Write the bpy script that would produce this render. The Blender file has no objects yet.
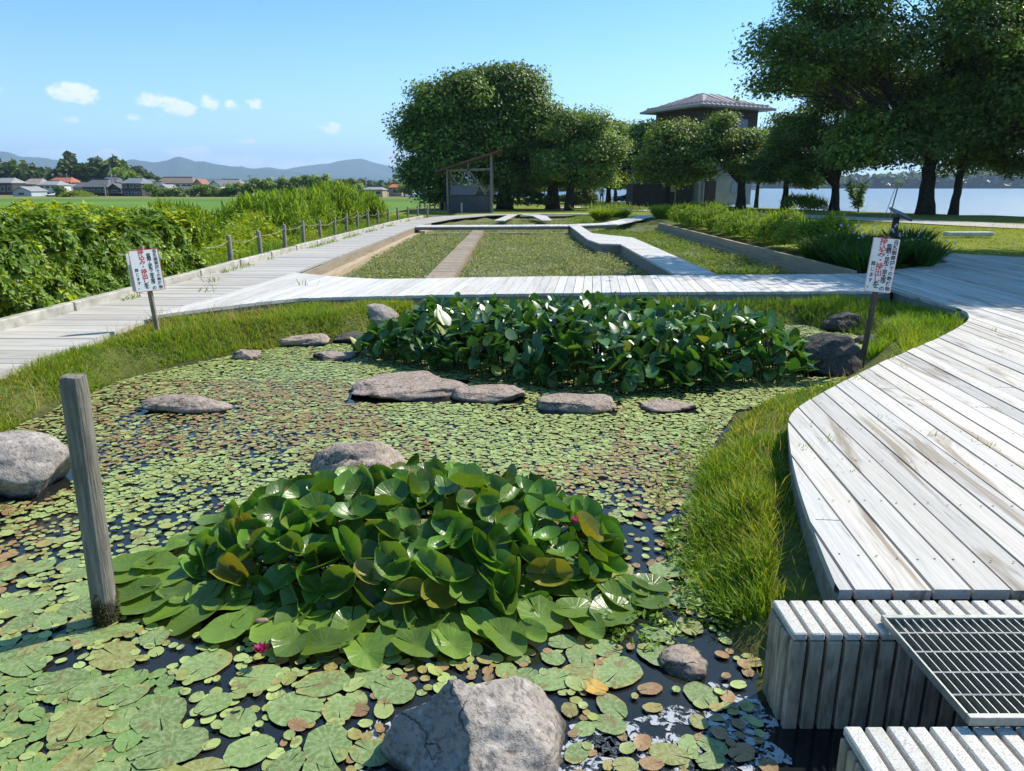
import bpy, math, random
import numpy as np
from mathutils import Vector, Matrix, Euler

random.seed(7)
RNG = np.random.default_rng(11)
scene = bpy.context.scene
COL = scene.collection
PI = math.pi

# ------------------------------------------------------------------ survey: camera and picture-to-ground
F_PX, CX, CY = 730.0, 512.0, 385.5
PITCH = math.atan((CY - 187.0) / F_PX)
EYE = 1.6
SP, CP = math.sin(PITCH), math.cos(PITCH)

def ray(u, v):
    x = (u - CX) / F_PX; d = (v - CY) / F_PX
    return x, CP - d * SP, -SP - d * CP

def P(u, v, z=0.0):
    x, y, dz = ray(u, v)
    t = (z - EYE) / dz
    return Vector((x * t, y * t, z))

def Q(u, v, Y):
    x, y, dz = ray(u, v)
    t = Y / y
    return Vector((x * t, Y, EYE + dz * t))

def PX(z, *pts):
    return [tuple(P(u, v, z)[:2]) for u, v in pts]

# ------------------------------------------------------------------ noise
def _hash(ix, iy, s):
    n = (ix * 374761393 + iy * 668265263 + s * 69069) & 0xffffffff
    n = ((n ^ (n >> 13)) * 1274126177) & 0xffffffff
    return ((n ^ (n >> 16)) & 0xffff) / 65535.0

def vnoise(x, y, s=0):
    x = np.asarray(x, float); y = np.asarray(y, float)
    ix = np.floor(x).astype(np.int64); iy = np.floor(y).astype(np.int64)
    fx = x - ix; fy = y - iy
    fx = fx * fx * (3 - 2 * fx); fy = fy * fy * (3 - 2 * fy)
    a = _hash(ix, iy, s); b = _hash(ix + 1, iy, s); c = _hash(ix, iy + 1, s); d = _hash(ix + 1, iy + 1, s)
    return (a * (1 - fx) + b * fx) * (1 - fy) + (c * (1 - fx) + d * fx) * fy

def fbm(x, y, s=0, o=4):
    r = 0; a = .5; t = 0
    for k in range(o):
        r = r + a * vnoise(np.asarray(x) * 2 ** k, np.asarray(y) * 2 ** k, s + k * 17); t += a; a *= .5
    return r / t

def in_poly(x, y, poly):
    x = np.asarray(x, float); y = np.asarray(y, float)
    r = np.zeros(x.shape, bool); n = len(poly)
    for i in range(n):
        x1, y1 = poly[i]; x2, y2 = poly[(i + 1) % n]
        if y1 == y2: continue
        c = ((y1 > y) != (y2 > y)) & (x < (x2 - x1) * (y - y1) / (y2 - y1) + x1)
        r ^= c
    return r

def d_poly(x, y, poly, closed=True):
    x = np.asarray(x, float); y = np.asarray(y, float)
    d = np.full(x.shape, 1e9); n = len(poly)
    for i in range(n if closed else n - 1):
        x1, y1 = poly[i]; x2, y2 = poly[(i + 1) % n]
        ex, ey = x2 - x1, y2 - y1
        t = np.clip(((x - x1) * ex + (y - y1) * ey) / (ex * ex + ey * ey + 1e-12), 0, 1)
        d = np.minimum(d, np.hypot(x - x1 - t * ex, y - y1 - t * ey))
    return d

def sd_poly(x, y, poly):
    d = d_poly(x, y, poly)
    return np.where(in_poly(x, y, poly), -d, d)

def rand_in(poly, n, rng=RNG):
    xs = [p[0] for p in poly]; ys = [p[1] for p in poly]
    out = []; got = 0
    while got < n:
        x = rng.uniform(min(xs), max(xs), n * 2); y = rng.uniform(min(ys), max(ys), n * 2)
        m = in_poly(x, y, poly)
        out.append(np.c_[x[m], y[m]]); got += m.sum()
    return np.concatenate(out)[:n]

# ------------------------------------------------------------------ mesh builder
class MB:
    def __init__(s):
        s.V = []; s.F = []; s.C = []; s.A = []; s.n = 0

    def add(s, v, f, col=None, ang=None):
        v = np.asarray(v, float).reshape(-1, 3); f = np.asarray(f, np.int64)
        s.V.append(v); s.F.append(f + s.n)
        c = np.ones((len(v), 3)) * (.5 if col is None else np.asarray(col, float))
        s.C.append(c)
        s.A.append(np.zeros(len(v)) if ang is None else np.asarray(ang, float))
        s.n += len(v)
        return s

    def polys(s, v, flist, col=None):
        """faces of mixed sizes"""
        v = np.asarray(v, float).reshape(-1, 3); base = s.n
        by = {}
        for f in flist: by.setdefault(len(f), []).append(f)
        s.V.append(v); s.C.append(np.ones((len(v), 3)) * (.5 if col is None else np.asarray(col, float))); s.A.append(np.zeros(len(v)))
        for k, fs in by.items(): s.F.append(np.asarray(fs, np.int64) + base)
        s.n += len(v)
        return s

    def box(s, c, d, rz=0, col=None, R=None, bev=0.0):
        hx, hy, hz = d[0] / 2, d[1] / 2, d[2] / 2
        if bev:
            b = min(bev, hx * .9, hy * .9, hz * .9)
            v = []
            for sx in (-1, 1):
                for sy in (-1, 1):
                    for sz in (-1, 1):
                        v += [(sx * hx, sy * (hy - b), sz * (hz - b)), (sx * (hx - b), sy * hy, sz * (hz - b)), (sx * (hx - b), sy * (hy - b), sz * hz)]
            def i(x, y, z, k): return ((x * 2 + y) * 2 + z) * 3 + k
            f = []
            for x in (0, 1):
                q = [i(x, 0, 0, 0), i(x, 1, 0, 0), i(x, 1, 1, 0), i(x, 0, 1, 0)]; f.append(q if x else q[::-1])
            for y in (0, 1):
                q = [i(0, y, 0, 1), i(0, y, 1, 1), i(1, y, 1, 1), i(1, y, 0, 1)]; f.append(q if y else q[::-1])
            for z in (0, 1):
                q = [i(0, 0, z, 2), i(1, 0, z, 2), i(1, 1, z, 2), i(0, 1, z, 2)]; f.append(q if z else q[::-1])
            for x in (0, 1):
                for y in (0, 1):
                    q = [i(x, y, 0, 0), i(x, y, 1, 0), i(x, y, 1, 1), i(x, y, 0, 1)]; f.append(q if x != y else q[::-1])
            for x in (0, 1):
                for z in (0, 1):
                    q = [i(x, 0, z, 0), i(x, 1, z, 0), i(x, 1, z, 2), i(x, 0, z, 2)]; f.append(q if x == z else q[::-1])
            for y in (0, 1):
                for z in (0, 1):
                    q = [i(0, y, z, 1), i(1, y, z, 1), i(1, y, z, 2), i(0, y, z, 2)]; f.append(q if y != z else q[::-1])
            t = []
            for x in (0, 1):
                for y in (0, 1):
                    for z in (0, 1):
                        q = [i(x, y, z, 0), i(x, y, z, 1), i(x, y, z, 2)]; t.append(q if (x + y + z) % 2 else q[::-1])
            f += t
        else:
            v = [(x * hx, y * hy, z * hz) for x in (-1, 1) for y in (-1, 1) for z in (-1, 1)]
            f = [(0, 1, 3, 2), (4, 6, 7, 5), (0, 4, 5, 1), (2, 3, 7, 6), (0, 2, 6, 4), (1, 5, 7, 3)]
        M = R if R is not None else Matrix.Rotation(rz, 3, 'Z')
        v = np.array(v) @ np.array(M).T + np.array(c)
        return s.polys(v, f, col)

    def bar(s, a, b, w, h=None, col=None, up=(0, 0, 1), bev=0.0):
        a = Vector(a); b = Vector(b); d = b - a; L = d.length; x = d.normalized(); u = Vector(up)
        if abs(x.dot(u)) > .99: u = Vector((0, 1, 0))
        y = u.cross(x).normalized(); z = x.cross(y)
        M = Matrix((x, y, z)).transposed()
        return s.box((a + b) / 2, (L, w, h or w), col=col, R=M, bev=bev)

    def tube(s, pts, rad, n=8, col=None, cap=True, jit=0):
        pts = [Vector(p) for p in pts]; m = len(pts)
        rad = [rad] * m if isinstance(rad, (int, float)) else rad
        V = []
        ref = Vector((0.31, 0.95, 0.05))
        for i, p in enumerate(pts):
            d = (pts[min(i + 1, m - 1)] - pts[max(i - 1, 0)]).normalized()
            r = ref if abs(d.dot(ref)) < .93 else Vector((1, 0, 0))
            a = d.cross(r).normalized(); b = d.cross(a)
            for k in range(n):
                t = 2 * PI * k / n; q = rad[i] * (1 + (random.uniform(-jit, jit) if jit else 0))
                V.append(p + a * (q * math.cos(t)) + b * (q * math.sin(t)))
        fl = []
        for i in range(m - 1):
            for k in range(n):
                k2 = (k + 1) % n
                fl.append((i * n + k, i * n + k2, (i + 1) * n + k2, (i + 1) * n + k))
        if cap:
            fl.append(tuple(range(n))[::-1]); fl.append(tuple((m - 1) * n + k for k in range(n)))
        return s.polys(V, fl, col)

    def prism(s, poly, z0, z1, col=None):
        n = len(poly)
        area = sum(poly[i][0] * poly[(i + 1) % n][1] - poly[(i + 1) % n][0] * poly[i][1] for i in range(n))
        if area < 0: poly = poly[::-1]
        z1f = z1 if callable(z1) else (lambda x, y: z1)
        v = [(x, y, z0) for x, y in poly] + [(x, y, z1f(x, y)) for x, y in poly]
        f = [tuple(range(n))[::-1], tuple(range(n, 2 * n))]
        for i in range(n):
            j = (i + 1) % n; f.append((i, j, n + j, n + i))
        return s.polys(v, f, col)

    def mesh(s, name, off=(0, 0, 0), smooth=False):
        me = bpy.data.meshes.new(name)
        V = np.concatenate(s.V) - np.array(off)
        me.vertices.add(len(V)); me.vertices.foreach_set('co', V.astype(np.float32).ravel())
        li = np.concatenate([f.ravel() for f in s.F]); lt = np.concatenate([np.full(len(f), f.shape[1]) for f in s.F])
        ls = np.r_[0, np.cumsum(lt)[:-1]]
        me.loops.add(len(li)); me.loops.foreach_set('vertex_index', li.astype(np.int32))
        me.polygons.add(len(lt)); me.polygons.foreach_set('loop_start', ls.astype(np.int32))
        me.update(calc_edges=True)
        at = me.attributes.new('col', 'FLOAT_COLOR', 'POINT')
        C = np.concatenate(s.C); at.data.foreach_set('color', np.c_[C, np.ones(len(C))].astype(np.float32).ravel())
        A = np.concatenate(s.A)
        if A.any():
            aa = me.attributes.new('ang', 'FLOAT', 'POINT'); aa.data.foreach_set('value', A.astype(np.float32))
        me.polygons.foreach_set('use_smooth', np.full(len(lt), bool(smooth)))
        me.validate()
        return me

def obj(name, mb, mat, parent=None, smooth=False, loc=None, local=False):
    """link one mesh object; geometry is given in world coordinates unless local"""
    V = np.concatenate(mb.V)
    if parent is not None:
        off = (0, 0, 0) if local else np.array(world_loc(parent))
        lc = (0, 0, 0)
    else:
        if loc is None: loc = (V[:, 0].mean(), V[:, 1].mean(), V[:, 2].min())
        off = (0, 0, 0) if local else loc; lc = loc
    me = mb.mesh(name, off, smooth)
    o = bpy.data.objects.new(name, me); COL.objects.link(o)
    o.location = lc
    if parent is not None: o.parent = parent
    for m in (mat if isinstance(mat, (list, tuple)) else [mat]): me.materials.append(m)
    return o

def world_loc(o):
    v = Vector(o.location)
    while o.parent: o = o.parent; v += Vector(o.location)
    return v

def tag(o, label=None, cat=None, group=None, kind=None):
    if label: o['label'] = label
    if cat: o['category'] = cat
    if group: o['group'] = group
    if kind: o['kind'] = kind
    return o

def thing(name, label, cat, loc, group=None, rz=0):
    o = bpy.data.objects.new(name, None); COL.objects.link(o)
    o.empty_display_size = .1
    o.location = loc; o.rotation_euler = (0, 0, rz)
    return tag(o, label, cat, group)

def struct(name, mb, mat, label=None, smooth=False):
    o = obj(name, mb, mat, smooth=smooth)
    return tag(o, label, name.replace('_', ' ').split('.')[0], kind='structure')

def dup(o, parent=None, loc=None):
    c = o.copy(); COL.objects.link(c)
    if parent is not None: c.parent = parent
    if loc is not None: c.location = loc
    for ch in list(o.children): dup(ch, c)
    return c

# ------------------------------------------------------------------ materials
class NT:
    def __init__(s, name):
        s.m = bpy.data.materials.new(name); s.m.use_nodes = True
        s.t = s.m.node_tree; s.t.nodes.clear()
        s.out = s.n('ShaderNodeOutputMaterial')
    def n(s, typ, **kw):
        nd = s.t.nodes.new(typ)
        for k, v in kw.items(): setattr(nd, k, v)
        return nd
    def set(s, nd, **kw):
        for k, v in kw.items():
            sock = nd.inputs[k.replace('_', ' ')] if k.replace('_', ' ') in nd.inputs else nd.inputs[int(k[1:])]
            s.put(sock, v)
        return nd
    def put(s, sock, v):
        if isinstance(v, bpy.types.NodeSocket): s.t.links.new(v, sock)
        else:
            if hasattr(sock.default_value, '__len__') and not hasattr(v, '__len__'): v = (v, v, v, 1)[:len(sock.default_value)]
            if hasattr(v, '__len__') and len(v) == 3 and len(sock.default_value) == 4: v = (*v, 1)
            sock.default_value = v
    def coord(s, kind='Object'): return s.n('ShaderNodeTexCoord').outputs[kind]
    def mapping(s, vec, scale=(1, 1, 1), rot=(0, 0, 0)):
        nd = s.n('ShaderNodeMapping'); s.put(nd.inputs['Vector'], vec); nd.inputs['Scale'].default_value = scale; nd.inputs['Rotation'].default_value = rot
        return nd.outputs[0]
    def noise(s, vec, scale=5, detail=6, rough=.55, out='Fac', dist=0):
        nd = s.n('ShaderNodeTexNoise'); s.put(nd.inputs['Vector'], vec)
        nd.inputs['Scale'].default_value = scale; nd.inputs['Detail'].default_value = detail; nd.inputs['Roughness'].default_value = rough; nd.inputs['Distortion'].default_value = dist
        return nd.outputs[out]
    def ramp(s, fac, stops):
        nd = s.n('ShaderNodeValToRGB'); s.put(nd.inputs[0], fac); e = nd.color_ramp.elements
        while len(e) < len(stops): e.new(.5)
        for q, (p, c) in zip(e, stops):
            q.position = p; q.color = (c, c, c, 1) if not hasattr(c, '__len__') else (*c, 1)
        return nd.outputs[0]
    def mix(s, fac, a, b, mode='MIX'):
        nd = s.n('ShaderNodeMix', data_type='RGBA', blend_type=mode)
        s.put(nd.inputs[0], fac); s.put(nd.inputs[6], a); s.put(nd.inputs[7], b)
        return nd.outputs[2]
    def math(s, op, a, b=0.0):
        nd = s.n('ShaderNodeMath', operation=op); s.put(nd.inputs[0], a); s.put(nd.inputs[1], b)
        return nd.outputs[0]
    def attr(s, name, out='Color'):
        return s.n('ShaderNodeAttribute', attribute_name=name).outputs[out]
    def bump(s, h, strength=.4, dist=.02):
        nd = s.n('ShaderNodeBump'); s.put(nd.inputs['Height'], h); nd.inputs['Strength'].default_value = strength; nd.inputs['Distance'].default_value = dist
        return nd.outputs[0]
    def bsdf(s, base, rough=.7, spec=.5, normal=None, metal=0, **kw):
        nd = s.n('ShaderNodeBsdfPrincipled')
        s.put(nd.inputs['Base Color'], base); s.put(nd.inputs['Roughness'], rough); s.put(nd.inputs['Specular IOR Level'], spec); s.put(nd.inputs['Metallic'], metal)
        if normal is not None: s.put(nd.inputs['Normal'], normal)
        for k, v in kw.items(): s.put(nd.inputs[k.replace('_', ' ')], v)
        return nd.outputs[0]
    def done(s, sh):
        s.t.links.new(sh, s.out.inputs[0]); return s.m

def plain(name, c, rough=.7, spec=.4, var=.25, scale=6, bump=.0, metal=0):
    t = NT(name); co = t.coord()
    n = t.noise(co, scale, 6)
    b = t.ramp(n, [(.25, [x * (1 - var) for x in c]), (.75, [min(1, x * (1 + var)) for x in c])])
    nr = t.bump(t.noise(co, scale * 6, 5), bump, .01) if bump else None
    return t.done(t.bsdf(b, rough, spec, nr, metal))

def leafmat(name, rough=.5, spec=.4, trans=.35, tmul=(1.3, 1.25, .5), gain=(1, 1, 1)):
    """leaf colour comes from each leaf's own colour attribute"""
    t = NT(name); c = t.mix(1.0, t.attr('col'), gain, 'MULTIPLY')
    p = t.bsdf(c, rough, spec)
    tr = t.n('ShaderNodeBsdfTranslucent'); t.put(tr.inputs[0], t.mix(1.0, c, tmul, 'MULTIPLY'))
    mx = t.n('ShaderNodeMixShader'); mx.inputs[0].default_value = trans
    t.t.links.new(p, mx.inputs[1]); t.t.links.new(tr.outputs[0], mx.inputs[2])
    return t.done(mx.outputs[0])

def lilymat(name):
    t = NT(name); c = t.attr('col'); ang = t.attr('ang', 'Fac')
    co = t.coord()
    vein = t.math('POWER', t.math('ABSOLUTE', t.math('SINE', t.math('MULTIPLY', ang, 8.0))), 14.0)
    veinw = t.math('MULTIPLY', vein, .22)
    blot = t.noise(co, 22, 5)
    c2 = t.mix(t.ramp(blot, [(.35, 0), (.8, .45)]), c, t.mix(1.0, c, (1.5, 1.35, 1.1), 'MULTIPLY'))
    c3 = t.mix(veinw, c2, t.mix(1.0, c, (1.7, 1.5, 1.6), 'MULTIPLY'))
    nr = t.bump(t.math('ADD', t.math('MULTIPLY', vein, -1.0), t.math('MULTIPLY', t.noise(co, 24, 4), 2.6)), .22, .004)
    p = t.bsdf(c3, t.ramp(t.noise(co, 9, 3), [(.3, .24), (.7, .40)]), .55, nr)
    tr = t.n('ShaderNodeBsdfTranslucent'); t.put(tr.inputs[0], t.mix(1.0, c3, (1.5, 1.35, .45), 'MULTIPLY'))
    mx = t.n('ShaderNodeMixShader'); mx.inputs[0].default_value = .3
    t.t.links.new(p, mx.inputs[1]); t.t.links.new(tr.outputs[0], mx.inputs[2])
    return t.done(mx.outputs[0])

def floatmat(name, pale):
    t = NT(name); c = t.attr('col'); co = t.n('ShaderNodeNewGeometry').outputs['Position']
    ang = t.attr('ang', 'Fac')
    vein = t.math('POWER', t.math('ABSOLUTE', t.math('SINE', t.math('MULTIPLY', ang, 8.0))), 18.0)
    d = t.noise(co, 60, 5); e = t.noise(co, 16, 4)
    c2 = t.mix(t.ramp(d, [(.42, 0), (.72, pale)]), c, (.37, .42, .22))
    c3 = t.mix(t.ramp(e, [(.58, 0), (.66, .75)]), c2, (.15, .11, .035))
    c4 = t.mix(t.math('MULTIPLY', vein, .25), c3, (.42, .46, .26))
    nr = t.bump(d, .3, .006)
    return t.done(t.bsdf(c4, .48, .45, nr))

def woodmat(name, c1, c2, dark, ang=0.0, gloss=.75, worn=.5):
    """weathered boards; grain runs along the local Y axis turned by ang; each board's own tint comes from the colour attribute"""
    t = NT(name); g = t.n('ShaderNodeNewGeometry').outputs['Position']
    tint = t.attr('col')
    co = t.mapping(g, (1, 1, 1), (0, 0, ang))
    off = t.n('ShaderNodeVectorMath', operation='ADD'); t.put(off.inputs[0], co)
    sc = t.n('ShaderNodeVectorMath', operation='SCALE'); t.put(sc.inputs[0], tint); sc.inputs['Scale'].default_value = 37.0
    t.put(off.inputs[1], sc.outputs[0]); co = off.outputs[0]
    fine = t.noise(t.mapping(co, (70, 2.2, 70)), 1, 6, .6)
    broad = t.noise(t.mapping(co, (9, .8, 9)), 1, 5, .6, dist=.6)
    patch = t.noise(t.mapping(co, (5, .55, 5)), 1, 6, .62, dist=1.0)
    base = t.mix(t.ramp(fine, [(.3, 0), (.7, 1)]), c1, c2)
    base = t.mix(t.ramp(broad, [(.52, 0), (.7, .45)]), base, [x * .6 for x in c1])
    base = t.mix(t.ramp(patch, [(.565, 0), (.65, worn)]), base, dark)
    crack = t.ramp(fine, [(.27, .8), (.35, 0)])
    base = t.mix(crack, base, [x * .35 for x in dark])
    base = t.mix(1.0, base, t.mix(1.0, tint, (2.0, 2.0, 2.0), 'MULTIPLY'), 'MULTIPLY')
    nr = t.bump(t.math('ADD', fine, t.math('MULTIPLY', patch, .6)), .5, .004)
    return t.done(t.bsdf(base, gloss, .3, nr))

def rockmat(name, c1, c2, moss=0.0, seed=0):
    t = NT(name); co = t.coord()
    co2 = t.mapping(co, (1, 1, 1), (seed, seed * 2, 0))
    a = t.noise(co2, 4, 8, .62); b = t.noise(co2, 38, 6, .7); c = t.noise(co2, 13, 6, .6)
    base = t.mix(t.ramp(a, [(.3, 0), (.7, 1)]), c1, c2)
    base = t.mix(t.ramp(b, [(.36, .75), (.52, 0)]), base, [x * .35 for x in c1])
    base = t.mix(t.ramp(c, [(.56, 0), (.66, .6)]), base, [min(1, x * 1.35) for x in c2])
    base = t.mix(t.ramp(t.noise(co2, 7, 7, .7), [(.58, 0), (.68, .55)]), base, [x * .45 for x in c1])
    if moss: base = t.mix(t.ramp(t.noise(co2, 6, 5), [(.5, 0), (.62, moss)]), base, (.07, .08, .03))
    vo = t.n('ShaderNodeTexVoronoi', feature='DISTANCE_TO_EDGE'); t.put(vo.inputs['Vector'], t.mapping(t.mix(.25, co2, t.noise(co2, 5, 4, .6, 'Color')), (1, 1, 1))); vo.inputs['Scale'].default_value = 4.5
    crk = t.ramp(vo.outputs[0], [(.0, 1), (.022, 0)])
    crk = t.math('MULTIPLY', crk, t.ramp(t.noise(co2, 3, 3), [(.5, 0), (.6, .8)]))
    base = t.mix(crk, base, [x * .3 for x in c1])
    sp = t.n('ShaderNodeSeparateXYZ'); t.put(sp.inputs[0], t.n('ShaderNodeNewGeometry').outputs['Position'])
    wet = t.math('ADD', sp.outputs['Z'], t.math('MULTIPLY', c, -.06))
    base = t.mix(t.ramp(t.math('ADD', wet, .45), [(.015, .8), (.04, 0)]), base, (.045, .038, .026))
    a = t.math('ADD', a, t.math('MULTIPLY', crk, -.5))
    nr = t.bump(t.math('ADD', t.math('MULTIPLY', a, 1.5), t.math('ADD', t.math('MULTIPLY', c, .6), t.math('MULTIPLY', b, .5))), .9, .025)
    return t.done(t.bsdf(base, .85, .25, nr))

M = {}
M['foliage'] = leafmat('foliage', .48, .38, .38, (1.5, 1.4, .4), (2.0, 1.85, 1.3))
M['hedge_leaf'] = leafmat('hedge_leaf', .45, .4, .38, (1.5, 1.35, .45), (1.2, 1.2, 1.1))
M['grass'] = leafmat('grass', .6, .25, .42, (1.35, 1.25, .4), (1.55, 1.6, 1.2))
M['dark_leaf'] = leafmat('dark_leaf', .36, .75, .22, (1.4, 1.4, .5), (1.7, 1.7, 1.3))
M['lily'] = lilymat('lily_leaf')
M['pad'] = floatmat('floating_pad', .55)
M['smallpad'] = floatmat('small_floating_pad', .35)
M['petal'] = leafmat('petal', .5, .4, .3, (1.2, .8, 1))
M['bark'] = plain('bark', (.05, .042, .034), .95, .1, .45, 5, .8)
M['rope'] = plain('rope', (.30, .26, .19), .95, .1, .2, 30)
DECKROT = -math.atan2(.1, 1)
M['deck'] = woodmat('weathered_deck', (.42, .40, .37), (.58, .555, .52), (.23, .18, .13), -DECKROT, .7, .85)
M['strip'] = woodmat('pale_deck', (.50, .48, .455), (.62, .60, .575), (.36, .32, .27), -DECKROT, .7, .35)
M['walk'] = woodmat('grey_boardwalk', (.38, .36, .335), (.50, .475, .44), (.25, .21, .165), PI / 2, .75, .5)
M['brownwood'] = woodmat('brown_timber', (.24, .195, .145), (.34, .28, .21), (.14, .11, .08), 0, .85, .4)
M['fascia'] = woodmat('fascia', (.20, .185, .165), (.30, .28, .25), (.10, .085, .065), PI / 2, .8, .5)
M['grey_post'] = plain('grey_post', (.32, .28, .235), .9, .2, .3, 18, .6)
M['steel'] = plain('galvanised_steel', (.30, .315, .30), .55, .5, .25, 30, .1, .6)
M['signboard'] = plain('sign_board', (.80, .80, .80), .45, .4, .04, 8)
M['red'] = plain('red_paint', (.62, .05, .05), .5, .4, .1)
M['ink'] = plain('black_ink', (.03, .03, .035), .5, .4, .1)
M['kerb'] = plain('pale_timber_kerb', (.40, .38, .335), .9, .2, .4, 4, .6)

# ------------------------------------------------------------------ light, sky, camera
SUN_EL = math.radians(48.0)
SUN_DIR = Vector((.85, .527, 0)).normalized() * math.cos(SUN_EL) + Vector((0, 0, math.sin(SUN_EL)))

def build_world():
    w = bpy.data.worlds.new('World'); scene.world = w; w.use_nodes = True
    t = w.node_tree; t.nodes.clear()
    N = lambda typ, **k: [setattr(n, a, b) for n in [t.nodes.new(typ)] for a, b in k.items()] and n if False else _n(t, typ, k)
    out = N('ShaderNodeOutputWorld'); bg = N('ShaderNodeBackground')
    sky = N('ShaderNodeTexSky'); sky.sky_type = 'NISHITA'; sky.sun_disc = False
    sky.sun_elevation = SUN_EL; sky.sun_rotation = math.atan2(SUN_DIR.x, SUN_DIR.y)
    sky.altitude = 0; sky.air_density = 1.0; sky.dust_density = .55; sky.ozone_density = 1.6
    bg.inputs[1].default_value = .106
    # a few fair-weather clouds low over the mountains, placed by direction on the sky sphere
    co = N('ShaderNodeTexCoord')
    nz = N('ShaderNodeTexNoise'); nz.inputs['Scale'].default_value = 46; nz.inputs['Detail'].default_value = 7; nz.inputs['Roughness'].default_value = .58
    mp = N('ShaderNodeMapping'); mp.inputs['Scale'].default_value = (1, 1, 1.7)
    t.links.new(co.outputs['Generated'], mp.inputs[0]); t.links.new(mp.outputs[0], nz.inputs['Vector'])
    total = None
    clouds = [(72, 94, 18, 9, 1.0), (152, 101, 14, 7, .8), (174, 107, 18, 8, .8), (210, 103, 9, 6, .8), (232, 106, 8, 5, .8), (255, 103, 9, 6, .9), (68, 119, 10, 4, .5), (132, 118, 8, 4, .4),
              (246, 140, 10, 5, .5), (330, 128, 16, 5, .5), (188, 153, 20, 6, 1), (240, 161, 34, 6, 1), (290, 165, 26, 5, 1), (55, 154, 22, 4, .9), (330, 163, 24, 5, .8), (400, 158, 16, 8, .9), (110, 154, 18, 4, .8),
              (1100, 90, 60, 16, .8), (1250, 70, 50, 14, .8), (-120, 80, 60, 14, .8), (-260, 120, 60, 10, .8)]
    for u, v, ru, rv, a in clouds:
        d = Vector(ray(u, v)).normalized(); r = d.cross(Vector((0, 0, 1))).normalized(); up = r.cross(d)
        k = 1 / F_PX
        dots = []
        for ax, sc in ((r, 1 / (ru * k)), (up, 1 / (rv * k))):
            dp = N('ShaderNodeVectorMath', operation='DOT_PRODUCT'); t.links.new(co.outputs['Generated'], dp.inputs[0]); dp.inputs[1].default_value = ax * sc
            sb = N('ShaderNodeMath', operation='SUBTRACT'); t.links.new(dp.outputs['Value'], sb.inputs[0]); sb.inputs[1].default_value = d.dot(ax) * sc
            sq = N('ShaderNodeMath', operation='MULTIPLY'); t.links.new(sb.outputs[0], sq.inputs[0]); t.links.new(sb.outputs[0], sq.inputs[1]); dots.append(sq)
        ad = N('ShaderNodeMath', operation='ADD'); t.links.new(dots[0].outputs[0], ad.inputs[0]); t.links.new(dots[1].outputs[0], ad.inputs[1])
        mr = N('ShaderNodeMapRange'); t.links.new(ad.outputs[0], mr.inputs[0]); mr.inputs[1].default_value = 0; mr.inputs[2].default_value = 1.5; mr.inputs[3].default_value = .25 + .75 * a; mr.inputs[4].default_value = 0
        # front hemisphere only
        fd = N('ShaderNodeVectorMath', operation='DOT_PRODUCT'); t.links.new(co.outputs['Generated'], fd.inputs[0]); fd.inputs[1].default_value = d
        gt = N('ShaderNodeMath', operation='GREATER_THAN'); t.links.new(fd.outputs['Value'], gt.inputs[0]); gt.inputs[1].default_value = .5
        ml = N('ShaderNodeMath', operation='MULTIPLY'); t.links.new(mr.outputs[0], ml.inputs[0]); t.links.new(gt.outputs[0], ml.inputs[1])
        if total is None: total = ml
        else:
            mx = N('ShaderNodeMath', operation='MAXIMUM'); t.links.new(total.outputs[0], mx.inputs[0]); t.links.new(ml.outputs[0], mx.inputs[1]); total = mx
    # cloud = smooth(total + (noise-.5)*1.1)
    ns = N('ShaderNodeMath', operation='MULTIPLY_ADD'); t.links.new(nz.outputs['Fac'], ns.inputs[0]); ns.inputs[1].default_value = 2.4; ns.inputs[2].default_value = -1.22
    sm = N('ShaderNodeMath', operation='ADD'); t.links.new(total.outputs[0], sm.inputs[0]); t.links.new(ns.outputs[0], sm.inputs[1])
    rp = N('ShaderNodeMapRange', interpolation_type='SMOOTHSTEP'); t.links.new(sm.outputs[0], rp.inputs[0]); rp.inputs[1].default_value = .22; rp.inputs[2].default_value = .78; rp.inputs[3].default_value = 0; rp.inputs[4].default_value = .95
    on = N('ShaderNodeMath', operation='GREATER_THAN'); t.links.new(total.outputs[0], on.inputs[0]); on.inputs[1].default_value = .001
    fac = N('ShaderNodeMath', operation='MULTIPLY'); t.links.new(rp.outputs[0], fac.inputs[0]); t.links.new(on.outputs[0], fac.inputs[1])
    hs = N('ShaderNodeMix', data_type='RGBA', blend_type='MULTIPLY'); hs.inputs[0].default_value = 1.0
    t.links.new(sky.outputs[0], hs.inputs[6])
    sx = N('ShaderNodeSeparateXYZ'); t.links.new(co.outputs['Generated'], sx.inputs[0])
    tr = N('ShaderNodeValToRGB'); t.links.new(sx.outputs['Z'], tr.inputs[0]); e = tr.color_ramp.elements
    e[0].position = 0.0; e[0].color = (1.15, 1.42, 1.85, 1); e[1].position = .24; e[1].color = SKY_TINT
    t.links.new(tr.outputs[0], hs.inputs[7])
    mix = N('ShaderNodeMix', data_type='RGBA'); t.links.new(fac.outputs[0], mix.inputs[0]); t.links.new(hs.outputs[2], mix.inputs[6]); mix.inputs[7].default_value = (8.6, 8.9, 9.2, 1)
    t.links.new(mix.outputs[2], bg.inputs[0]); t.links.new(bg.outputs[0], out.inputs[0])

def _n(t, typ, k):
    n = t.nodes.new(typ)
    for a, b in k.items(): setattr(n, a, b)
    return n

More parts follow.
